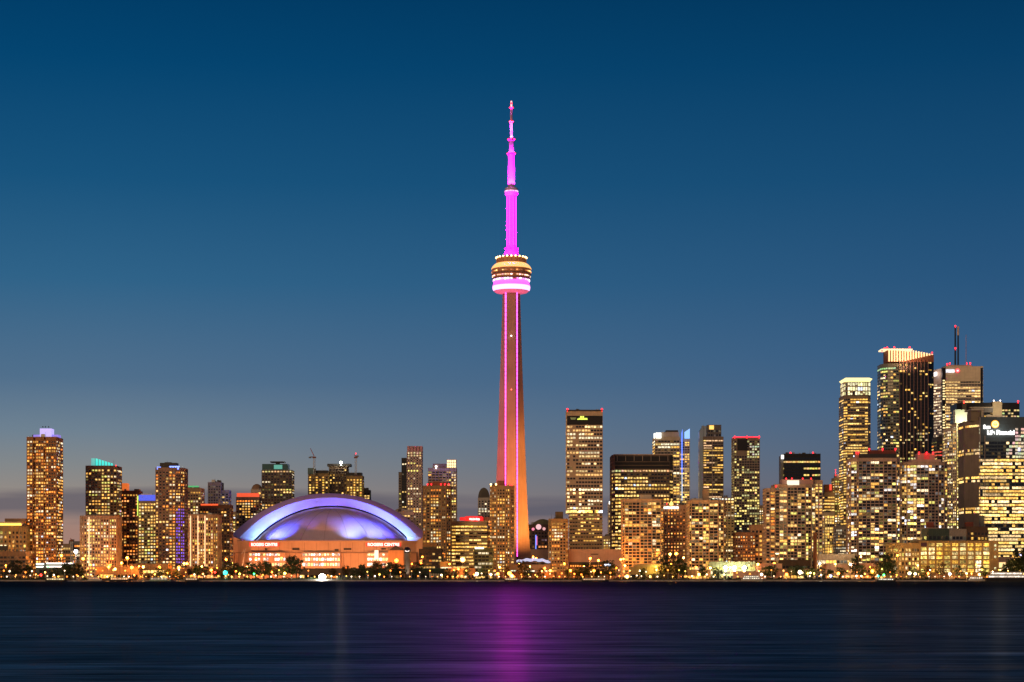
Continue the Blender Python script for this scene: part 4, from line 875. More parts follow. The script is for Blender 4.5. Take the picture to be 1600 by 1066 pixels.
# 42
t = grid('brown balconied condo with a dark red lamped roof left of the right hand cluster', [(1331, 5), (1340, 2), (1341, 0), (1360, 0), (1380, -1), (1400, 0), (1407, 5)], 716, 1998, 55, PAL_YEL+[(1, .95, .9)], [(1343, 1402, 709, 716, DARK, 'penthouse', 2, 18), (1360, 1401, 703, 709, mat('red_dark_box', (.16, .05, .04)), 'penthouse', 4, 16), (1338, 1345, 707, 716, mat('roof_rose', (0, 0, 0)), 'penthouse', 5, 12)], p=.38, wall=mat('mocha_frame', (.46, .33, .27)))
for p_ in (1339, 1342, 1359, 1380, 1400): beacon(t, p_, 708 if p_ < 1350 else 703, 3, r=1.2)
# 43 dark tower with sloped lit crown
Y = 2560; BR = mat('bronze_rib', (.26, .15, .13), .5)
def f43(ff, bb, f, k, i, R):
    if ff > .985: return 'skip'
    band = (.60 < ff < .66) or (.5 < ff < .58 and R.random() < .6)
    if (.60 < ff < .665 or .50 < ff < .565) and R.random() < .42: return (1, .72, .3)
    return R.random() < .13
t = bld('office_tower', 'tallest black glass tower with a slanted striped crown glowing gold', 'tower', 1420, Y)
block(t, [(1405, 0), (1450, 0)], 40, GZ, Z(563, Y), BLACK, 56, p=.12, dim=.03, bay=3.6, fh=4, ww=.7, wh=.5, slab=(.3, .15), pier=(.55, .9, 3), sep=60, pal=PAL_GOLD, fn=f43, part='wall')
block(t, [(1379, 14), (1382, 8), (1388, 4), (1396, 1.5), (1404.7, .5)], 22, GZ, Z(568, Y), mat('sea_grey', (.20, .21, .17), .4), 57, p=.2, dim=.1, bay=3, fh=4, ww=.85, wh=.5, slab=(.5, .3), pier=(0, 0, 1), sep=40, pal=PAL_YEL, part='curved_wall', fn=lambda ff, bb, f, k, i, R: (.55, .8, .35) if ff > .965 and R.random() < .8 else None)
block(t, [(1450.3, 3), (1461, 8)], 30, GZ, Z(557, Y), BLACK, 58, p=.08, dim=.02, sep=10, pal=PAL_GOLD, slab=(.3, .15), pier=(0, 0, 1), part='side_wall')
for k in range(9): pbox(t, 1405+k*5.55, 1405.9+k*5.55, 563, 880, BR, 'rib', -1.5, -.9)
c = t.location.x; CG = glow('crown_strip_glow', (1, .62, .28), 1.6)
g = MB(); zt = lambda px: Z(545+max(0, (px-1412))*.2, Y)-GZ
xs = [1388+k*4.2 for k in range(17)]
for k, px in enumerate(xs):
    zb = Z(565-max(0, k-5)*.95, Y)-GZ
    s = MB(); a, b = X(px, Y)-c, X(px+2.2, Y)-c; s.box(a, b, -1.5, -.5, zb, zt(px)); s.build('light_strip', CG, t)
s = MB(); a, b = X(1386, Y)-c, X(1459, Y)-c
za, zb_, zl = zt(1386)-.4, zt(1459)-.4, Z(566, Y)-GZ
s.v = [(a, -.4, zl), (b, -.4, zl), (b, 26, zl), (a, 26, zl), (a, -.4, za), (b, -.4, zb_), (b, 26, zb_), (a, 26, za)]; s.f = [(0, 1, 5, 4), (1, 2, 6, 5), (2, 3, 7, 6), (3, 0, 4, 7), (4, 5, 6, 7)]; s.c = [(0, 0, 0)]*5
s.build('crown', mat('crown_red_stone', (.20, .08, .05)), t)
Yt = Y; s = MB(); s.box(X(1377, Y)-c, X(1425, Y)-c, -3, 20, Z(547.5, Y)-GZ, Z(545.5, Y)-GZ); s.build('crown_rim', glow('rim_glow', (1, .72, .4), 1.4), t)
for px, py in ((1378, 549), (1382, 546), (1386, 545), (1397, 544.5), (1421, 544.5), (1456, 553)): beacon(t, px, py, -1, r=1.5)
light('SPOT', 'floodlight', (X(1415, Y)-c, -22, Z(575, Y)-GZ), (1, .5, .25), 5e4, t, (X(1420, Y)-c, 0, Z(555, Y)-GZ), 120, .8)
# 44 white marble tower
Y = 2820; MW = mat('white_marble', (.78, .68, .48))
t = bld('office_tower', 'white marble tower with twin rooftop masts at the right', 'tower', 1505, Y)
def f44(ff, bb, f, k, i, R):
    if ff > .93: return 'skip'
    return None
block(t, [(1478, 0), (1536, 0)], 60, GZ, Z(573, Y), MW, 60, p=.95, dim=.1, bay=4.2, fh=4.0, ww=.9, wh=.48, slab=(1.1, .4), pier=(0, 0, 1), run=4, sep=100, pal=[(1, .68, .26), (1, .6, .2)], st=1.2, fn=f44)
block(t, [(1463, 34), (1477.6, 4)], 20, GZ, Z(575, Y), mat('marble_side', (.66, .56, .48)), 61, p=.7, bay=3.6, fh=4, ww=.8, wh=.45, sep=20, pal=[(1, .75, .45)], fn=f44, part='side_wall')
for a, b in ((1472, 1476.5), (1532, 1535.4)): pbox(t, a, b, 575, 690, BLACK, 'corner_notch', -1.0 if a > 1500 else -2, 5)
for k in range(24): 
    if rnd.random() < .7: pbox(t, 1472.6, 1475.8, 590+k*4.1, 592+k*4.1, glow('notch_window_glow', (1, .75, .35), 1.5, False), 'window', -2.4, -1.9)
pbox(t, 1480, 1520, 570, 573, PALE, 'penthouse', 4, 40); beacon(t, 1480, 570.5, 0, r=1.6); beacon(t, 1484, 569, 0, r=1.4); beacon(t, 1516, 569, 0, r=1.5)
c = t.location.x; z = lambda p_: Z(p_, Y)-GZ; x = lambda p_: X(p_, Y)-c
m = MB(); m.bar((x(1497.5), 20, z(571)), (x(1497.5), 20, z(507)), 1.3, 8, 1.1); o = m.build('mast', mat('mast_dark', (.03, .04, .05), .5), t)
m = MB(); m.bar((x(1503), 24, z(571)), (x(1503), 24, z(521)), 1.2, 8, 1.1); m.build('mast', _mats['mast_dark'], t)
m = MB(); m.bar((x(1503), 24, z(521)), (x(1503), 24, z(507)), 1.5, 8); m.build('mast_top', WHITE, t)
m = MB(); m.bar((x(1514.5), 20, z(570)), (x(1514.5), 20, z(520)), .5, 5, .3); m.build('whip_antenna', mat('whip_red', (.5, .3, .28)), t)
beacon(t, 1497, 508.5, 17, r=1.5); beacon(t, 1497, 543.5, 17, r=1.6); beacon(t, 1515, 567, 17, r=1.2)
pbox(t, 1477.5, 1491.5, 577, 582.5, glow('blue_white_board_glow', (.75, .8, 1), .6, False), 'sign_board', -1.1, -.8)
text(t, 'BMO', 1478.5, 1491, 582.2, _mats['sign_letter_glow'], -1.4, .04, yh=4.4)
def disc(t, px, py, rp, m, name, d=-1.4, inner=0, Yd=None):
    Yd = Yd or t.location.y; n_ = 24; g = MB(); cx_, cz_ = X(px, Yd)-t.location.x, Z(py, Yd)-GZ; R_ = rp*Yd/F; r0 = inner*Yd/F
    for k in range(n_):
        a, b = 2*math.pi*k/n_, 2*math.pi*(k+1)/n_
        P_ = lambda rr, an, dd: (cx_+rr*math.cos(an), dd, cz_+rr*math.sin(an))
        g.quad(P_(r0, a, d), P_(R_, a, d), P_(R_, b, d), P_(r0, b, d)); g.quad(P_(R_, a, d), P_(R_, a, d+.6), P_(R_, b, d+.6), P_(R_, b, d))
    return g.build(name, m, t)
disc(t, 1496, 579.4, 3.2, glow('red_roundel_glow', (1, .08, .12), 1.5), 'roundel'); 
for dx in (-1, 0, 1): pbox(t, 1496+dx-.3, 1496+dx+.3, 578-abs(dx)*.0+(.6 if dx == 0 else 0), 580.8, _mats['sign_letter_glow'], 'roundel_mark', -1.8, -1.5)
pbox(t, 1463.5, 1466.5, 580, 586, _mats['sign_letter_glow'], 'sign', 8, 24)
# 45
t = tower('dark block with orange lit bands between the tallest black tower and bright condo', 1464, 1489, 683, 2440, 30, DARK, name='office_block', cat='office block', seed=62, p=.5, bay=3.4, fh=4, ww=.9, wh=.4, run=5, pal=PAL_ORG, sep=20, slab=(.3, .2), pier=(0, 0, 1), fn=lambda ff, bb, f, k, i, R: (False if ff > .94 else ((1, .12, .06) if .86 < ff < .89 else None)))
# 46
t = grid('brown bowed condo with a rose red rooftop box behind the quay warehouse', [(1411, 6), (1418, 2), (1432, 0), (1450, -1.5), (1466, 0), (1476, 3), (1482, 7)], 722, 2016, 63, PAL_YEL+[(1, .9, .85)], [(1434, 1444, 708.5, 721, mat('rose_box', (.55, .28, .26)), 'penthouse', 1, 12), (1444, 1453, 708, 720, glow('red_wall_glow', (1, .03, .04), .15, False), 'penthouse', 2, 12), (1453, 1461, 709, 720, _mats['rose_box'], 'penthouse', 1, 12), (1424, 1470, 718, 722.5, _mats['mocha_frame'], 'upper_floor', 0, 16)], p=.36, wall=_mats['mocha_frame'])
for p_ in (1436, 1448, 1458): beacon(t, p_, 709, 0, r=1.2)
light('POINT', 'floodlight', (X(1448, 2016)-t.location.x, -6, Z(708, 2016)-GZ), (1, .05, .05), 6e2, t)
# 47
t = bld('residential_tower', 'very bright cream condo tower with white rooftop boxes left of the sign tower', 'tower', 1502, 2230)
block(t, [(1484, 12), (1490, 4), (1494.5, 1)], 24, GZ, Z(668, 2230), PALE, 64, p=.6, bay=2.6, pal=PAL_YEL+[W1], sep=40, wh=.6, st=1.3, part='side_wall')
block(t, [(1494.8, 0), (1511, 0)], 26, GZ, Z(661, 2230), CREAM, 65, p=.85, bay=2.9, pal=[(1, .72, .2), (1, .8, .36), (.85, .75, .18)], sep=80, ww=.8, wh=.6, st=1.9, slab=(.4, .6))
pbox(t, 1493, 1507, 640, 661, mat('mint_box', (.62, .66, .5)), 'lift_tower', 1, 12); pbox(t, 1507, 1520, 644, 659, mat('white_box', (.62, .57, .5)), 'penthouse', 2, 14)
light('POINT', 'floodlight', (X(1504, 2230)-t.location.x, -14, Z(662, 2230)-GZ), (.95, 1, .7), 2.5e4, t)
# 48
Y = 2620; t = bld('office_tower', 'black roofed office slab with a cream lift box behind the sign tower', 'tower', 1545, Y)
block(t, [(1497, 8), (1504, 2), (1510, 0), (1593, 0)], 40, GZ, Z(629.5, Y), BLACK, 66, p=.0, dim=.05, bay=3.8, fh=4, ww=.8, wh=.5, slab=(.3, .2), pier=(0, 0, 1), sep=30, pal=PAL_GOLD, fn=lambda ff, bb, f, k, i, R: ((1, .78, .3) if R.random() < .85 else False) if (bb > .68 and .82 < ff < .955 and i > 0) else ('skip' if ff > .95 else R.random() < .1))
pbox(t, 1550, 1564.5, 628, 650, CREAM, 'lift_tower', -4, 12); pbox(t, 1522, 1549.8, 638, 645, GREY, 'terrace_wall', -6, 2); pbox(t, 1514, 1550, 636.6, 638, PALE, 'terrace_edge', -6.5, 4)
pbox(t, 1540, 1565, 649, 653, PALE, 'terrace_edge', -5, 4)
beacon(t, 1506, 629.5, -1, r=1.5); beacon(t, 1590.5, 629, -1, r=1.7)
for p_ in (1552, 1562): beacon(t, p_, 627.5, -3, _mats['white_lamp_glow'], .8, 'lamp')
light('POINT', 'floodlight', (X(1557, Y)-t.location.x, -26, Z(640, Y)-GZ), (1, .8, .5), 1.2e4, t)
# 49 the sign tower
Y = 2160; t = bld('office_tower', 'dark glass office tower at the right edge with a bright rooftop name sign', 'tower', 1575, Y)
DG = mat('blue_grey_glass', (.075, .095, .105), .35, .1)
def f49(ff, bb, f, k, i, R):
    if ff > .93: return 'skip'
    if ff > .83: return (1, .82, .55) if bb > .55 and R.random() < .75 else 'skip'
    if ff > .74: return (1, .8, .5) if (bb > .4 and R.random() < .75) else (R.random() < .06)
    if .555 < ff < .585 or .30 < ff < .33: return R.random() < .1
    return R.random() < .86
GB = [(1, .56, .12), (1, .64, .2), (1, .5, .1), (1, .66, .3)]
block(t, [(1531, 0), (1632, 0)], 50, GZ, Z(652, Y), DG, 67, p=.9, dim=.1, bay=3.2, fh=3.75, ww=.96, wh=.64, run=6, slab=(.5, .3), pier=(.3, .35, 6), sep=100, pal=GB, st=1.5, fn=f49)
def f49b(ff, bb, f, k, i, R):
    return R.random() < .85 if (int(ff*22) % 4 == 1 and bb > .1) or ff < .2 else 'skip'
block(t, [(1513, 22), (1530.4, 1)], 28, GZ, Z(657, Y), mat('taupe_side', (.22, .18, .13)), 68, p=.9, bay=3.2, fh=3.75, ww=.95, wh=.6, run=4, slab=(.2, .1), pier=(0, 0, 1), sep=20, pal=GB, st=1.2, fn=f49b, part='side_wall')
pbox(t, 1519, 1533, 640, 657, mat('taupe_side', (0, 0, 0)), 'upper_floor', 6, 24); pbox(t, 1519, 1538, 638, 641, PALE, 'roof_edge', 3, 26); pbox(t, 1535, 1538, 641, 651, PALE, 'roof_edge', 4, 8)
pbox(t, 1530.6, 1531.6, 652, 880, LW, 'rib', -.8, 0); pbox(t, 1538.3, 1539, 681, 880, LW, 'rib', -.8, 0)
glow('big_sign_glow', (1, 1, .95), 2.0, False)
text(t, 'Sun', 1536, 1547, 670.2, _mats['big_sign_glow'], -1.6, .045, yh=6.8)
text(t, 'Life Financial', 1542, 1584.5, 679.2, _mats['big_sign_glow'], -1.6, .055, yh=7.6)
disc(t, 1554.5, 663, 6.2, glow('orange_disc_glow', (1, .42, .03), 1.1), 'sun_emblem', -1.2); disc(t, 1554.5, 663, 4.8, glow('yellow_disc_glow', (1, .8, .25), 2.6), 'sun_emblem_ring', -1.9, 3.2)
pbox(t, 1552.5, 1556.5, 661, 662.2, _mats['yellow_disc_glow'], 'sun_emblem_mark', -1.9, -1.4); pbox(t, 1553.5, 1555.3, 664, 665.2, _mats['yellow_disc_glow'], 'sun_emblem_mark', -1.9, -1.4)
light('POINT', 'sign_light', (X(1560, Y)-t.location.x, -9, Z(672, Y)-GZ), (.95, 1, .9), 3e3, t, r=4)
for px, py in ((1592, 704), (1594, 868)): pbox(t, px-1.6, px+1.6, py-4, py+1, glow('violet_sign_glow', (.6, .6, 1), 2.4), 'sign', -1.5, -.8)
# 50 quay warehouse
Y = 1890; t = bld('warehouse', 'long lit quay warehouse with gridded yellow windows and a curved left end', 'warehouse', 1478, Y)
WC = mat('warehouse_concrete', (.30, .22, .10), .8, .3)
W = MB(); c = t.location.x; x = lambda p_: X(p_, Y)-c; z = lambda p_: Z(p_, Y)-GZ
W.box(x(1437), x(1560), 0, 40, 0, z(845)); wl = W.build('wall', WC, t)
rows = [(849, 853.6), (855.8, 860.2), (862.4, 866.6), (868.8, 873.4), (876, 880.6), (882.8, 887), (889.2, 894)]
for j, (ya, yb) in enumerate(rows):
    for k in range(9):
        if j == 0 and k == 0: continue
        a = 1439+k*12.2; b = a+10.2
        for q_ in range(1):
            lv = rnd.choice((.7, 1.1, 1.6, 2.3)); cc = rnd.choice(((1, .52, .07), (1, .6, .14), (.9, .68, .16), (1, .74, .3)))
            if k == 7 and j > 3: cc, lv = (1, .8, .5), 2.2
            g = MB(); n_ = 5
            for p_ in range(n_):
                u0 = a+(b-a)*(p_+.06)/n_; u1 = a+(b-a)*(p_+.94)/n_; v = lv*rnd.uniform(.55, 1.35)
                g.box(x(u0), x(u1), -.25, .2, z(yb), z((ya+yb)/2)-.12, tuple(e*v for e in cc)); v *= rnd.uniform(.6, 1.2); g.box(x(u0), x(u1), -.25, .2, z((ya+yb)/2)+.12, z(ya), tuple(e*v for e in cc))
            g.build('window', GLASS, wl)
for k in range(10): 
    g = MB(); g.box(x(1437.2+k*12.2)-.9, x(1437.2+k*12.2)+.9, -.9, .3, 0, z(846)); g.build('pier', WC, wl)
for py in (852, 858, 870, 888):
    g = MB(); g.box(x(1553.5), x(1556.5), -.25, .2, z(py+2), z(py-1.5), (1, .9, .45)); g.build('window', GLASS, wl)
for ya in (847, 854.6, 861.2, 867.6, 874.6, 881.6, 888): 
    g = MB(); g.box(x(1437.5), x(1549), -.6, .3, z(ya+.9), z(ya)); g.build('ledge', WC, wl)
block(t, [(1397, 16), (1400, 9), (1405, 4), (1414, 1), (1424, -.5), (1436.7, 0)], 24, GZ, Z(849, Y), mat('warehouse_end', (.36, .28, .13)), 70, p=.55, bay=2.7, fh=4.2, ww=.62, wh=.62, pal=PAL_YEL, sep=60, pier=(.8, .5, 1), part='curved_end', slab=(.4, .3))
block(t, [(1450, 6), (1452, 4), (1484, 4)], 22, Z(845, Y), Z(826, Y), mat('dark_green_glass', (.03, .05, .045), .3), 71, p=.06, dim=.02, sep=6, fh=4, pal=PAL_YEL, part='roof_pavilion', slab=(.3, .2))
block(t, [(1484, 5), (1512, 5)], 20, Z(845, Y), Z(827, Y), GREY, 72, p=.8, pal=PAL_WHITE, sep=20, fh=4, run=4, ww=.9, part='roof_pavilion', slab=(.6, .3))
block(t, [(1512.4, 4), (1545, 4)], 22, Z(845, Y), Z(823, Y), mat('black_brown', (.05, .035, .03)), 73, p=.35, pal=PAL_GOLD, sep=20, fh=4, part='roof_pavilion', fn=lambda ff, bb, f, k, i, R: (.2 < bb < .35) or None)
pbox(t, 1452, 1462, 815.5, 824, mat('maroon_box', (.14, .04, .03)), 'roof_box', 8, 16); pbox(t, 1513, 1524, 815.5, 823, _mats['maroon_box'], 'roof_box', 8, 16); pbox(t, 1535, 1541, 805, 823, mat('slate_box', (.1, .12, .11)), 'roof_box', 8, 14); pbox(t, 1437.5, 1449, 848, 853.5, mat('violet_dark', (.05, .03, .06)), 'dark_window', -.8, .3)  # last box is a plain dark pane
t = tower('blank tan annex between the warehouse and the right edge tree', 1561, 1583, 870, 1960, 20, mat('blank_rose_wall', (0, 0, 0)), name='annex', cat='building', seed=1, p=0, sep=0, slab=(0, 0), fn=lambda ff, bb, f, k, i, R: 'skip'); pbox(t, 1561, 1571, 879, 890, glow('annex_window_glow', (1, .7, .3), 1.4), 'window', -.6, .4)
# 51.. lower city
t = bld('chimney_stack', 'tall brown brick chimney stack by the quay', 'chimney', 1273.5, 1905)
g = MB(); z = lambda p_: Z(p_, 1905)-GZ; g.lathe([(2.1, 0), (1.75, z(840)), (2., z(838)), (2., z(832)), (1.4, z(831.9))], 14); g.build('stack', mat('chimney_brick', (.14, .055, .03)), t)
g = MB(); g.box(-4, 4, -3, 3, 0, z(893)); g.build('plinth', BROWN, t)
t = bld('smoke_stack', 'dark square pillar tower with a white emblem by the stadium', 'pillar', 636.5, 1860)
g = MB(); z = lambda p_: Z(p_, 1860)-GZ; g.lathe([(2.9, 0), (2.7, z(864)), ], 12); g.build('shaft', mat('pillar_concrete', (.20, .16, .13)), t)
g = MB(); g.lathe([(3.1, z(864)), (3.3, z(862)), (3.3, z(859)), (2.2, z(856.2)), (.8, z(855))], 12); g.build('cap', BLACK, t)
g = MB(); 
for sx in (-1, 1): g.quad((sx*.2, -3.6, z(861.3)), (sx*2., -3.3, z(860.2)), (sx*2., -3.2, z(861.4)), (sx*.2, -3.5, z(862.6)))
for sx in (-1, 1): g.quad((sx*.2, -3.4, z(861.3)), (sx*2., -3.1, z(860.2)), (sx*2., -3.0, z(861.4)), (sx*.2, -3.3, z(862.6)))
g.build('emblem', _mats['sign_letter_glow'], t); light('SPOT', 'uplight', (0, -8, 1), (1, .9, .7), 6e3, t, (0, -2, 14), 60)
def low(label, x0, x1, yt, Y, wall, D=22, name='waterfront_building', cat='building', **kw):
    k_ = dict(fh=4., bay=3.4, ww=.8, wh=.55, p=.8, sep=24, st=1.4, slab=(.4, .4), pier=(.4, .4, 1), run=2); k_.update(kw)
    return tower(label, x0, x1, yt, Y, D, wall, name=name, cat=cat, **k_)
low('brown gridded podium with few lights below the left hotel', -12, 40, 862, 1900, mat('podium_grid', (.3, .2, .12)), seed=80, p=.12, pal=PAL_ORG, fh=3.6)
t = low('low white lit glass terminal below the tallest left condo', 56, 116, 880, 1880, mat('night_green', (.09, .11, .08)), seed=81, p=.1, pal=PAL_WHITE, fh=4)
for a, b, y0 in ((57, 69, 880.4), (73, 116, 879.6), (57, 68, 884.8), (73, 96, 884.6)): pbox(t, a, b, y0, y0+1.8, glow('terminal_glow', (1, .9, .85), 3, False), 'light_strip', -1.6, -.6)
low('distant brown block right of the tallest left condo', 95, 110, 850, 2500, CONC, seed=82, p=.5, pal=PAL_ORG); low('distant dark roofed block behind the thin red crane', 108, 131, 846, 2600, GREY, seed=83, p=.4, pal=PAL_WARM)
low('orange glowing terrace of shops below the teal crowned tower', 150, 216, 886, 1860, mat('shop_tan', (.42, .27, .14)), seed=84, p=.9, pal=PAL_GOLD)
low('two storey lit promenade pavilion below the blue corniced tower', 203, 262, 881.5, 1885, mat('shop_tan', (0, 0, 0)), seed=85, p=.85, pal=PAL_GOLD)
low('low dark gabled shop below the round cornered tower', 263, 292, 889, 1850, BROWN, seed=86, p=.5, pal=PAL_ORG)
low('small lit kiosk row left of the stadium', 296, 350, 888, 1862, BROWN, seed=87, p=.55, pal=PAL_ORG)
low('long dim quay arcade beneath the stadium front', 468, 600, 888.5, 1935, mat('arcade', (.13, .10, .08)), seed=88, p=.3, pal=PAL_WARM, bay=5)
low('rose lit arcade wing beneath the stadium name sign', 600, 655, 889, 1925, mat('arcade', (0, 0, 0)), seed=89, p=.4, pal=PAL_ORG, bay=5)
t = low('dark stepped apartment block right of the stadium', 655, 690, 858, 1960, BLACK, seed=90, p=.28, pal=PAL_ORG, cat='block', name='apartment_block', fh=3.2)
pbox(t, 660, 682, 848.5, 858, mat('rooftop_brown', (.1, .08, .05)), 'penthouse'); 
t = low('low green roofed boathouse beside the dark pillar', 636, 694, 888, 1890, mat('boat_green', (.02, .055, .045)), seed=91, p=0, dim=0, slab=(0, 0), pier=(0, 0, 1), sep=0)
for k in range(8): pbox(t, 672+k*2.6, 673.2+k*2.6, 896.4, 904, mat('white_columns', (.7, .66, .5)), 'column', -9, -8)
pbox(t, 636.3, 693.6, 889.5, 896.4, mat('boat_roof', (.015, .03, .025)), 'roof', -8.5, 3)
low('small dim block with scattered lamps behind the green roofed boathouse', 688, 706, 878, 1950, OLIVE, seed=92, p=.6, pal=PAL_YEL)
t = low('squat dark green block with a white lit roof edge left of the needle tower', 741, 770, 856.5, 1905, mat('dark_sage', (.10, .11, .06)), seed=93, p=.3, pal=PAL_YEL, cat='block', fh=3.3)
pbox(t, 742, 756, 855, 858, glow('roof_edge_glow', (1, 1, .75), 1.6), 'light_strip', -1.3, -.4)
low('wide yellow lit shop row in front of the curved ribbon office', 700, 742, 888, 1870, mat('shop_tan', (0, 0, 0)), seed=94, p=.85, pal=PAL_YEL)
# aquarium hall
Y = 1990; t = bld('aquarium_hall', 'low glass hall with a wavy bluish white roof at the foot of the needle tower', 'hall', 831, Y)
block(t, [(797, 0), (860, 0)], 26, GZ, Z(882.5, Y), mat('shop_tan', (0, 0, 0)), 95, p=1., bay=3, fh=4.2, ww=.85, wh=.7, pal=[(1, .9, .6), (1, .85, .45), (.9, 1, .7)], st=1.4, sep=50, fn=None, slab=(.4, .5))
g = MB(); c = t.location.x; n_ = 24; rows_ = []
for dd, lift in ((-5, 0), (4, 1.5), (16, 3.2), (30, 2.5)):
    rows_.append([(X(807+(860-807)*k/n_, Y)-c, dd, Z(880.5, Y)-GZ+lift+1.1*math.sin(k/n_*math.pi)*2+.5*math.sin(k*1.1)) for k in range(n_+1)])
for rr in rows_: g.v += rr
for j in range(3):
    for k in range(n_): g.f.append((j*(n_+1)+k, j*(n_+1)+k+1, (j+1)*(n_+1)+k+1, (j+1)*(n_+1)+k)); g.c.append((0, 0, 0))
g.build('roof', glow('wavy_roof_glow', (.66, .72, 1), .75), t, smooth=True)
low('red and gold lit pavilion at the foot of the tan condo', 776, 812, 893, 1850, REDB, seed=96, p=.9, pal=PAL_ORG+[(1, .2, .1)])
low('bright shop row right of the foot of the needle tower', 812, 866, 894, 1848, BROWN, seed=97, p=.75, pal=PAL_GOLD)
low('orange lit quay sheds before the blank rose walled shed', 868, 958, 893, 1850, BROWN, seed=98, p=.6, pal=PAL_ORG)
t = low('low olive pavilion with a wide flat canopy below the dark wide office', 985, 1062, 886, 1880, OLIVE, seed=99, p=.45, pal=PAL_YEL, bay=5)
pbox(t, 1020, 1048, 896, 905, BLACK, 'open_gate', -4, 1); pbox(t, 990, 1056, 882, 886, mat('canopy_olive', (.25, .22, .14)), 'canopy', -3, 16)
low('lit grocery front right of the flat canopied pavilion', 1062, 1110, 891, 1858, CONC, seed=100, p=.8, pal=PAL_YEL)
t = low('green sided concert pavilion with three dazzling floodlights', 1108, 1180, 878, 1900, mat('sage_wall', (.26, .32, .2)), seed=101, p=.25, pal=PAL_YEL, cat='pavilion')
FL = glow('flood_glow', (1, .92, .65), 25)
for px in (1132.5, 1146.5, 1162): 
    beacon(t, px, 890.5, -6, FL, 1.7, 'floodlight'); light('POINT', 'flood_light', (X(px, 1900)-t.location.x, -9, 8.5), (1, .85, .5), 6e3, t)
low('rose and white lit market hall below the stepped hotel', 1150, 1222, 893, 1848, mat('market_rose', (.5, .32, .24)), seed=102, p=.85, pal=PAL_WHITE+[O1])
low('rose slab roofed pavilion right of the concert pavilion', 1184, 1222, 881, 1890, mat('market_rose', (0, 0, 0)), seed=103, p=.5, pal=PAL_WARM)
low('dark brown block with a lit sign box below the bowed condo', 1222, 1266, 875, 1890, mat('night_brown', (.07, .045, .03)), seed=104, p=.12, pal=PAL_ORG)
low('amber lit arcade at the foot of the chimney stack', 1218, 1290, 889, 1862, BROWN, seed=105, p=.5, pal=PAL_GOLD)
low('white lit gallery building on the quay right of the chimney stack', 1279, 1335, 866, 1930, PALE, seed=106, p=.95, pal=PAL_WHITE, z0=Z(882, 1930), st=1.2, fh=4.5)
low('rose fronted apartments under the white lit gallery', 1292, 1337, 882.2, 1928, mat('market_rose', (0, 0, 0)), seed=107, p=.6, pal=PAL_ORG)
low('rose parapet podium at the foot of the brown balconied condo', 1334, 1372, 880, 1900, mat('market_rose', (0, 0, 0)), seed=108, p=.6, pal=PAL_ORG)
low('white lit quay shops before the warehouse', 1398, 1560, 896.5, 1850, mat('shop_tan', (0, 0, 0)), seed=109, p=.8, pal=PAL_WHITE+[Y1], D=12)
# background fill
for k, (a, b, y, Yb, lb) in enumerate(((-5, 30, 870, 2600, 'far hazy block behind the left hotel'), (216, 300, 850, 2500, 'far block seen between the left condo towers'), (340, 372, 800, 2700, 'far brown block left of the orange corniced tower'), (700, 760, 860, 2600, 'far block behind the curved ribbon office'),
    (1134, 1150, 800, 2700, 'far block left of the red rimmed tower'), (1186, 1222, 790, 2750, 'far lit block between the red rimmed and bowed towers'), (1270, 1340, 800, 2750, 'far block between chimney and flared crown tower'), (1400, 1500, 740, 2750, 'far block behind the brown bowed condo'), (1536, 1600, 800, 2800, 'far block behind the quay warehouse annex'), (1040, 1100, 800, 2700, 'far block behind the rose punched window hotel'))):
    tower(lb, a, b, y, Yb, 30, CONC, seed=120+k, p=.6, sep=12, pal=PAL_YEL, cat='building', name='office_block')
# ================================================================== trees, lamps, boats
BARK = mat('bark', (.05, .035, .02)); 
def leafm(name, c):
    m = mat(name, c, .7, .5, .6, streak=False); return m
LEAF = [leafm('leaf_dark', (.035, .055, .018)), leafm('leaf_green', (.055, .085, .02)), leafm('leaf_autumn', (.11, .07, .02))]
def tree_meshes(kind, seed):
    R = random.Random(seed); t = MB(); h = 1.
    t.bar((0, 0, 0), (.02, .01, .38), .035, 7, .025)
    for k in range(6):
        a = R.uniform(0, 6.28); t.bar((.02, .01, R.uniform(.3, .4)), (.25*math.cos(a), .25*math.sin(a), R.uniform(.55, .75)), .018, 5, .007)
    c = MB(); cl = []
    for k in range(46):
        a = R.uniform(0, 6.28); rr = R.uniform(.12, .46)*(.7 if kind == 1 else 1); z = R.uniform(.28, .95)
        lim = math.sin(math.pi*min(1, max(0, (z-.15)/.9)))**.6
        cl.append((rr*lim*math.cos(a), rr*lim*math.sin(a), z, R.uniform(.07, .14)))
    for x, y, z, r in cl:
        for j in range(34):
            d = Vector((R.gauss(0, 1), R.gauss(0, 1), R.gauss(0, .8))); d.normalize(); p = Vector((x, y, z))+d*r*R.uniform(.5, 1.05)
            u = Vector((R.gauss(0, 1), R.gauss(0, 1), R.gauss(0, 1))).normalized(); w = u.cross(d+Vector((0, 0, .01))).normalized(); s = R.uniform(.014, .028)
            c.quad(p-u*s-w*s*.6, p+u*s-w*s*.6, p+u*s+w*s*.6, p-u*s+w*s*.6)
    return t.mesh('trunk', BARK), [c.mesh('crown', m) for m in LEAF]
VAR = [tree_meshes(k % 2, 40+k) for k in range(5)]
ZONES = [(0, 100, 'below the tallest left condo'), (100, 200, 'below the teal crowned tower'), (200, 350, 'below the round cornered tower'), (350, 430, 'before the left end of the stadium'), (430, 530, 'before the middle of the stadium'),
         (530, 650, 'before the right end of the stadium'), (650, 765, 'before the curved ribbon office'), (765, 866, 'at the foot of the needle tower'), (866, 975, 'before the blank rose shed'), (975, 1080, 'before the dark wide office'),
         (1080, 1205, 'near the three dazzling floodlights'), (1205, 1300, 'near the brown chimney stack'), (1300, 1398, 'before the brown balconied condo'), (1398, 1500, 'before the left half of the warehouse'), (1500, 1700, 'before the right half of the warehouse')]
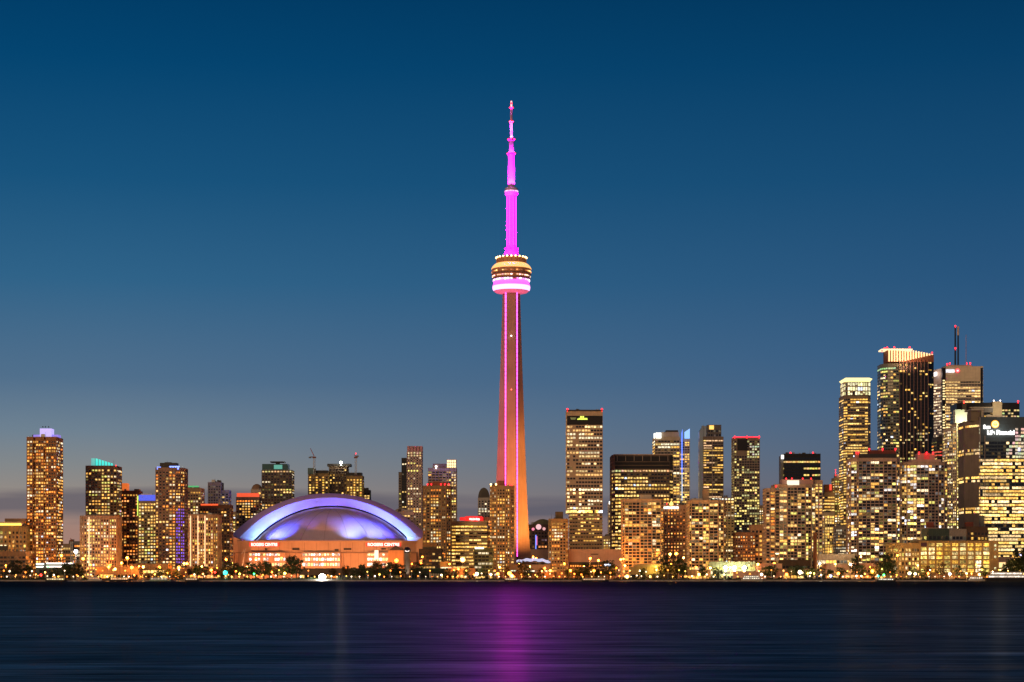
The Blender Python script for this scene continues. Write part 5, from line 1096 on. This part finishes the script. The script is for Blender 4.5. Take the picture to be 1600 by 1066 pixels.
ORD = ['leftmost', 'second from left', 'third from left', 'fourth from left', 'fifth from left', 'sixth from left', 'seventh from left', 'eighth from left', 'ninth from left', 'tenth from left', 'eleventh from left', 'twelfth from left', 'thirteenth from left', 'fourteenth from left', 'fifteenth from left']
def zone(px):
    for i, (a, b, s) in enumerate(ZONES):
        if a <= px < b or (i == 0 and px < 0): return i, s
    return 14, ZONES[-1][2]
def place(items, maker, noun, cat, group):
    items = sorted(items, key=lambda t: t[0]); cnt = {}; tot = {}
    for it in items: z_, _ = zone(it[0]); tot[z_] = tot.get(z_, 0)+1
    for it in items:
        z_, s = zone(it[0]); k = cnt.get(z_, 0); cnt[z_] = k+1
        lb = f'{noun} {s}' if tot[z_] == 1 else f'{ORD[min(k, 14)]} {noun} {s}'
        o = maker(it); tag(o, lb, cat, group)
def mk_tree(it):
    px, hpx, Y, leaf, wd = it; h = hpx*1.35*Y/F; R = random.Random(int(px*7)); tm, cm = VAR[R.randrange(5)]
    o = root('broadleaf_tree', None, None, (X(px, Y), Y, GZ)); o.scale = (h*wd, h*wd, h); o.rotation_euler.z = R.uniform(0, 6.28)
    link(bpy.data.objects.new('trunk', tm), o); link(bpy.data.objects.new('crown', cm[leaf]), o); return o
TR = [(24, 22, 1838, 0, 1.05), (45, 17, 1842, 0, 1.1), (8, 12, 1840, 0, 1.1), (103, 20, 1840, 0, 1.1), (118, 19, 1838, 0, 1.1), (88, 14, 1845, 0, 1.2), (78, 10, 1842, 0, 1.2), (128, 12, 1842, 0, 1.2), (250, 14, 1835, 0, 1), (262, 12, 1836, 1, 1), (276, 11, 1840, 1, 1.1), (308, 17, 1836, 1, 1.1), (318, 15, 1840, 0, 1.1),
      (362, 20, 1840, 0, 1.1), (374, 17, 1838, 0, 1.2), (389, 20, 1840, 0, 1.1), (399, 18, 1842, 0, 1), (412, 22, 1840, 0, 1.1), (421, 19, 1838, 0, 1), (433, 16, 1840, 1, 1.2), (444, 17, 1838, 1, 1.1), (456, 28, 1845, 0, 1), (463, 24, 1838, 0, .9), (348, 14, 1838, 1, 1.1), (336, 11, 1842, 2, 1.1),
      (520, 13, 1842, 2, 1.1), (541, 16, 1845, 2, 1), (553, 14, 1840, 1, 1), (566, 18, 1845, 0, 1.1), (578, 14, 1840, 0, 1.1), (588, 22, 1845, 2, .9), (600, 19, 1842, 0, 1), (612, 20, 1838, 0, 1.2), (624, 18, 1842, 0, 1.1), (652, 20, 1842, 0, 1), (700, 13, 1838, 1, 1.1), (712, 11, 1840, 1, 1.2), (729, 14, 1838, 1, 1),
      (752, 13, 1840, 1, 1), (790, 16, 1840, 2, .8), (815, 22, 1838, 2, .9), (824, 15, 1840, 0, 1.1), (846, 13, 1842, 2, 1), (888, 13, 1838, 0, 1.2), (913, 19, 1842, 0, 1.1), (922, 16, 1838, 0, 1.1), (935, 16, 1845, 0, 1), (951, 22, 1842, 0, 1.), (960, 16, 1838, 0, 1.1), (902, 14, 1840, 1, 1.1),
      (1040, 27, 1850, 0, .8), (1058, 24, 1845, 1, .9), (1068, 19, 1838, 1, 1), (1004, 13, 1840, 1, 1.2), (1098, 16, 1840, 1, 1), (1120, 14, 1838, 1, 1), (1198, 15, 1840, 1, 1.2), (1208, 17, 1842, 0, 1.1), (1236, 15, 1836, 1, 1), (1246, 17, 1842, 1, 1), (1256, 15, 1838, 1, 1.1), (1268, 14, 1840, 1, 1.1), (1282, 13, 1838, 1, 1.2), (1296, 12, 1840, 1, 1.2),
      (1312, 14, 1842, 1, 1.1), (1336, 26, 1846, 0, .7), (1345, 17, 1838, 1, 1), (1375, 20, 1842, 0, 1), (1384, 30, 1846, 0, .8), (1392, 22, 1838, 1, 1), (1364, 15, 1840, 1, 1), (1426, 13, 1838, 1, 1.2), (1450, 16, 1840, 2, .9), (1470, 19, 1838, 2, .8), (1498, 16, 1836, 0, .9), (1440, 11, 1836, 1, 1.1), (1535, 15, 1838, 1, 1.1),
      (1573, 19, 1842, 1, 1.1), (1585, 24, 1838, 1, 1.1), (1596, 36, 1846, 0, 1.1), (1606, 32, 1840, 0, 1.2), (1567, 14, 1836, 1, 1.2)]
place(TR, mk_tree, 'leafy tree', 'tree', 'trees along the quay')
# low hedge like planting that shows as a dark fringe along the water
hd = MB(); R = random.Random(5)
for k in range(5200):
    px = R.uniform(-60, 1660); 
    if math.sin(px*.045)+.6*math.sin(px*.13+1) < -.75: continue
    p = Vector((X(px, 1812), 1804+R.uniform(0, 14), GZ+abs(R.gauss(0, .7))*(.9+.6*math.sin(px*.3)))); u = Vector((R.gauss(0, 1), R.gauss(0, 1), R.gauss(0, 1))).normalized(); w = u.cross(Vector((0, 1, .2))).normalized(); s = R.uniform(.35, .8)
    hd.quad(p-u*s-w*s*.6, p+u*s-w*s*.6, p+u*s+w*s*.6, p-u*s+w*s*.6)
tag(hd.build('undergrowth', LEAF[0]), 'dark low shrubs fringing the quay edge', kind='stuff')
gr = MB()
for a, b in ((340, 445), (20, 115)):
    gr.box(X(a, 1830), X(b, 1830), 1824, 1850, GZ+.004, GZ+.35)
tag(gr.build('lawn', mat('lawn_grass', (.07, .08, .015), .9, .4)), kind='structure')
# quay lamps
LC = {'amber': (1, .26, .03), 'warm': (1, .45, .11), 'white': (1, .78, .5), 'green': (.05, .9, .2), 'teal': (.02, .8, .65), 'yellow': (1, .62, .1), 'red': (1, .03, .02), 'blue': (.5, .6, 1)}
lampm = {}
def lamp_mesh(col, size, h):
    k = (col, size, h)
    if k not in lampm:
        p = MB(); p.bar((0, 0, 0), (0, 0, h-size*.5), .16, 6, .10); p.lathe([(.35, 0), (.3, .6), (.16, .9)], 6)
        b = MB(); b.ball((0, 0, h), size, 8, 6); lampm[k] = (p.mesh('post', METAL), b.mesh('globe', glow('lamp_%s_%s_glow' % (col, size), LC[col], 6 if size > 1.2 else 3)))
    return lampm[k]
def mk_lamp(it, nm='street_lamp'):
    px, py, Y, col, size, P = it; h = Z(py, Y)-GZ
    h = round(max(2.5, h)*2)/2; a, b = lamp_mesh(col, size, h)
    o = root(nm, None, None, (X(px, Y), Y, GZ)); link(bpy.data.objects.new('post', a), o); link(bpy.data.objects.new('globe', b), o)
    if P: light('POINT', 'lamp_light', (0, -size-.3, h), LC[col], P*.55, o, r=size*.9)
    return o
big = [(15, 893, 1828, 'white', .9, 0), (50, 893, 1826, 'white', .8, 0), (75, 886, 1828, 'green', .7, 3e3), (64, 899, 1826, 'red', 1.2, 6e3), (68, 855, 2060, 'amber', 1.5, 9e4), (44, 870, 1930, 'amber', 1.5, 9e4), (96, 868, 1935, 'amber', 1.5, 8e4),
       (130, 873, 1890, 'amber', 1.4, 5e4), (170, 886, 1840, 'amber', 1.4, 4e4), (180, 889, 1838, 'warm', 1.3, 2e4), (199, 872, 1905, 'amber', 1.5, 9e4), (190, 880, 1902, 'amber', 1.3, 6e4), (206, 887, 1838, 'amber', 1.5, 3e4), (224, 886, 1840, 'warm', 1.3, 3e4), (249, 887, 1840, 'amber', 1.5, 5e4), (279.5, 887, 1836, 'amber', 1.5, 6e4), (292, 881, 1900, 'amber', 1.4, 7e4), (330, 891, 1834, 'amber', 1.3, 3e4), (336, 894, 1832, 'red', 1., 8e3),
       (352, 895.5, 1808, 'teal', 1.9, 1.5e4), (353.5, 874, 1900, 'amber', 1.2, 5e4), (374.5, 897, 1832, 'yellow', 1.0, 6e3), (397, 897, 1832, 'green', .9, 5e3), (445, 896, 1832, 'yellow', 1.3, 9e3), (425, 894, 1834, 'amber', .8, 1e4),
       (400, 873, 1960, 'amber', 1.2, 3e4), (440, 872, 1960, 'amber', 1.2, 3e4), (540, 889, 1960, 'amber', 1.1, 2e4), (619.5, 876, 1975, 'amber', 2.0, 6e4), (660, 870, 1950, 'amber', 1., 2e4), (723, 874.5, 1880, 'warm', 2.4, 6e4), (745, 897, 1834, 'white', 1.6, 2.5e4), (767, 898, 1832, 'white', 1.2, 8e3), (778, 897, 1832, 'amber', 1.4, 3e4), (796, 896, 1830, 'amber', 1.9, 5e4), (800, 900, 1828, 'warm', 1.6, 2e4),
       (833, 871, 2080, 'amber', 1.2, 5e4), (838, 872, 2080, 'amber', 1., 2e4), (860, 892, 1840, 'amber', 1.3, 4e4), (891, 892, 1836, 'amber', 1.4, 5e4), (922, 873, 1960, 'amber', 1.3, 7e4), (935, 876, 1960, 'amber', 1.3, 7e4), (928, 892, 1836, 'amber', 1.4, 3e4), (963, 888, 1840, 'amber', 1.3, 3e4), (970, 874, 1960, 'amber', 1.3, 7e4), (974, 874, 1962, 'amber', 1.1, 3e4),
       (980, 901, 1826, 'warm', 1.8, 3e4), (1016, 901, 1826, 'warm', 1.2, 1e4), (1025, 886, 1850, 'amber', 1.2, 3e4), (1047, 866, 1940, 'yellow', 1.3, 5e4), (1056.5, 865, 1940, 'amber', 1.6, 7e4), (1068, 872, 1935, 'warm', 1.1, 4e4), (1092, 898, 1830, 'warm', 1.4, 2e4), (1110, 888, 1850, 'warm', 1.1, 4e4),
       (1184, 882, 1860, 'yellow', 1.3, 3e4), (1190, 898, 1828, 'white', 1.3, 1e4), (1229, 898, 1830, 'amber', 1.5, 2.5e4), (1250, 894, 1828, 'white', 1.9, 3e4), (1262, 896, 1834, 'yellow', .9, 6e3), (1272, 896, 1834, 'yellow', .9, 6e3), (1310, 896, 1834, 'amber', 1.4, 2.5e4), (1298, 900, 1826, 'blue', 1.1, 5e3), (1283, 899, 1826, 'white', .9, 4e3), (1345, 870, 1880, 'warm', 1.1, 4e4), (1363, 893, 1838, 'amber', 1.7, 4e4), (1338, 900, 1826, 'white', .8, 4e3), (1346, 900, 1826, 'white', .8, 4e3), (1372, 900, 1826, 'teal', .9, 4e3), (1381, 899, 1826, 'green', 1.1, 6e3), (1378, 889, 1840, 'yellow', .7, 5e3),
       (1402, 868, 1860, 'amber', 1.1, 4e4), (1421, 896, 1832, 'white', 1.5, 2e4), (1430, 897, 1832, 'white', 1.2, 1e4), (1484, 897, 1832, 'white', 1.4, 2e4), (1450, 896, 1834, 'amber', 1.2, 3e4), (1510, 896, 1834, 'warm', 1.2, 3e4), (1530, 898, 1830, 'warm', 1.3, 3e4), (1562, 890, 1860, 'warm', 1.2, 4e4), (118.5, 0, 0, '', 0, 0)]
big = [b for b in big if b[3]]
R = random.Random(77)
for k in range(58):  # lamps added at random spots to fill out the shoreline glow
    px = 4+k*27.6+R.uniform(-9, 9)
    if 395 < px < 600: continue
    big.append((px, R.uniform(880, 891), R.uniform(1846, 1960), R.choice(('amber', 'amber', 'warm', 'yellow') if px < 1000 else ('amber', 'warm', 'yellow', 'white')), R.choice((.8, 1., 1.2)), 3e4))
place(big, mk_lamp, 'tall lamp', 'street lamp', 'taller street lamps behind the quay')
R = random.Random(21); sm = []
px = 2.
while px < 1600:
    c = R.choice(('warm', 'warm', 'amber', 'white', 'yellow', 'white') if px > 700 else ('warm', 'amber', 'amber', 'white', 'yellow'))
    sm.append((px, R.uniform(899.5, 904), R.uniform(1806, 1821), c, R.choice((.45, .55, .7)), 1.2e3 if R.random() < .25 else 0)); px += R.uniform(7, 15)
place(sm, lambda it: mk_lamp(it, 'quayside_lamp'), 'short quayside lamp', 'lamp', 'short lamps along the water edge')
sm2 = []; px = 6.
while px < 1600:
    c = R.choice(('warm', 'amber', 'amber', 'white', 'yellow'))
    if not (355 < px < 560 and R.random() < .5): sm2.append((px, R.uniform(890, 899), R.uniform(1824, 1836), c, R.choice((.5, .65, .85)), 4e3 if R.random() < .3 else 0))
    px += R.uniform(9, 20)
place(sm2, lambda it: mk_lamp(it, 'promenade_lamp'), 'mid height promenade lamp', 'lamp', 'promenade lamps behind the quay edge')
# the two dazzling masts
def flood(label, px, py, Y, col, n, r0, st, P):
    t = root('floodlight_mast', label, 'floodlight', (X(px, Y), Y, GZ)); h = Z(py, Y)-GZ
    g = MB(); g.bar((0, 0, 0), (0, 0, h-r0*.9), .3, 8, .2); g.build('mast', METAL, t)
    g = MB(); g.lathe([(r0*.75, -r0*.9), (r0*1.0, -r0*.2), (r0*1.05, 0), (r0*.9, .05)], 16); g.v = [(x_, -z_*.8+.3, h+y_) for x_, y_, z_ in g.v]; fr = g.build('housing', METAL, t)
    g = MB(); g.ball((0, 0, h), r0*.9, 14, 10); g.build('bulb', glow('mast_%s' % int(px), col, st), fr)
    light('POINT', 'mast_light', (0, -r0-1.6, h), col, P, t, r=1.5)
flood('dazzling white floodlight at the water edge below the stadium', 503.5, 902, 1804, (1, .97, .85), 3, 3.2, 40, 6e4)
flood('white floodlight on a mast left of the cream ribbed block', 118.5, 862, 1900, (1, .95, .85), 2, 1.7, 30, 1.5e4)
# boats
def boat(label, px, w, hgt, Y, cabins, hull, lightcol, n, name='tour_boat', cat='boat'):
    L_ = w*Y/F; H = hgt*Y/F; t = root(name, label, cat, (X(px, Y), Y, 0))
    g = MB(); b = min(5, L_*.2); hh = H*.34
    v = [(-L_/2, -b/2), (L_/2-b, -b/2), (L_/2, 0), (L_/2-b, b/2), (-L_/2, b/2)]; lo = [(x_*.94, y_*.75) for x_, y_ in v]
    n_ = 5; g.v = [(x_, y_, -.5) for x_, y_ in lo]+[(x_, y_, hh+(.5 if k_ == 2 else 0)) for k_, (x_, y_) in enumerate(v)]
    g.f = [(k, (k+1) % n_, n_+(k+1) % n_, n_+k) for k in range(n_)]+[tuple(range(n_, 2*n_))]; g.c = [(0, 0, 0)]*6; g.build('hull', hull, t)
    z = hh; l = L_*.78
    for k in range(cabins):
        dz = (H-hh)/cabins; g = MB(); g.box(-l/2-L_*.04, l/2-L_*.04, -b*.4, b*.4, z+.01, z+dz*.8); g.box(-l/2-L_*.06, l/2-L_*.02, -b*.46, b*.46, z+dz*.8, z+dz*.95); cb = g.build('cabin', mat('boat_white', (.5, .48, .45)), t)
        for q_ in range(n):
            g = MB(); a = -l/2-L_*.04+l*(q_+.2)/n; g.box(a, a+l*.6/n, -b*.4-.08, -b*.4+.1, z+dz*.2, z+dz*.65, tuple(e*lightcol[3] for e in lightcol[:3])); g.build('window', GLASS, cb)
        z += dz*.95; l *= .86
    return t
NAVY = mat('hull_dark', (.03, .03, .035), .4); WH = mat('hull_white', (.5, .48, .44), .4)
boat('long double deck ferry with rows of white lamps at the right edge', 1575, 72, 15, 1790, 2, NAVY, (1, .85, .7, 2.2), 26, 'ferry', 'ferry')
boat('dark low boat with amber lamps moored left of the dark orange shops', 88, 34, 5, 1792, 1, NAVY, (1, .8, .4, 1.6), 7)
boat('pale excursion boat moored below the teal crowned tower', 148, 22, 7, 1792, 1, WH, (1, .45, .2, .8), 5)
boat('long low boat with orange deck lamps below the brown brick tower', 188, 34, 6, 1790, 1, NAVY, (1, .5, .2, 1.6), 8)
boat('slim pale green yacht moored below the round cornered tower', 250, 34, 6, 1791, 1, mat('hull_mint', (.3, .45, .38), .4), (1, .8, .5, .8), 5, 'yacht', 'yacht')
boat('dark low launch right of the pale green yacht', 300, 22, 5, 1792, 1, NAVY, (1, .6, .3, 1.2), 5)
boat('small dark launch moored at the foot of the needle tower', 800, 24, 5, 1792, 1, NAVY, (1, .7, .4, 1.2), 6)
boat('low dark barge moored before the blank rose shed', 930, 44, 4.5, 1792, 1, NAVY, (1, .6, .3, 1.), 9, 'barge')
boat('white cruiser with lit cabin moored near the three floodlights', 1175, 34, 9, 1792, 2, WH, (1, .9, .7, 1.6), 8)
boat('dark low tender moored before the brown balconied condo', 1385, 30, 4.5, 1792, 1, NAVY, (1, .95, .8, 1.6), 8)
boat('sloop shaped white boat moored left of the long ferry', 1526, 26, 8, 1792, 1, WH, (1, .8, .6, 1.4), 6)
print('separate windows', TOTAL[0], 'objects', len(bpy.data.objects))
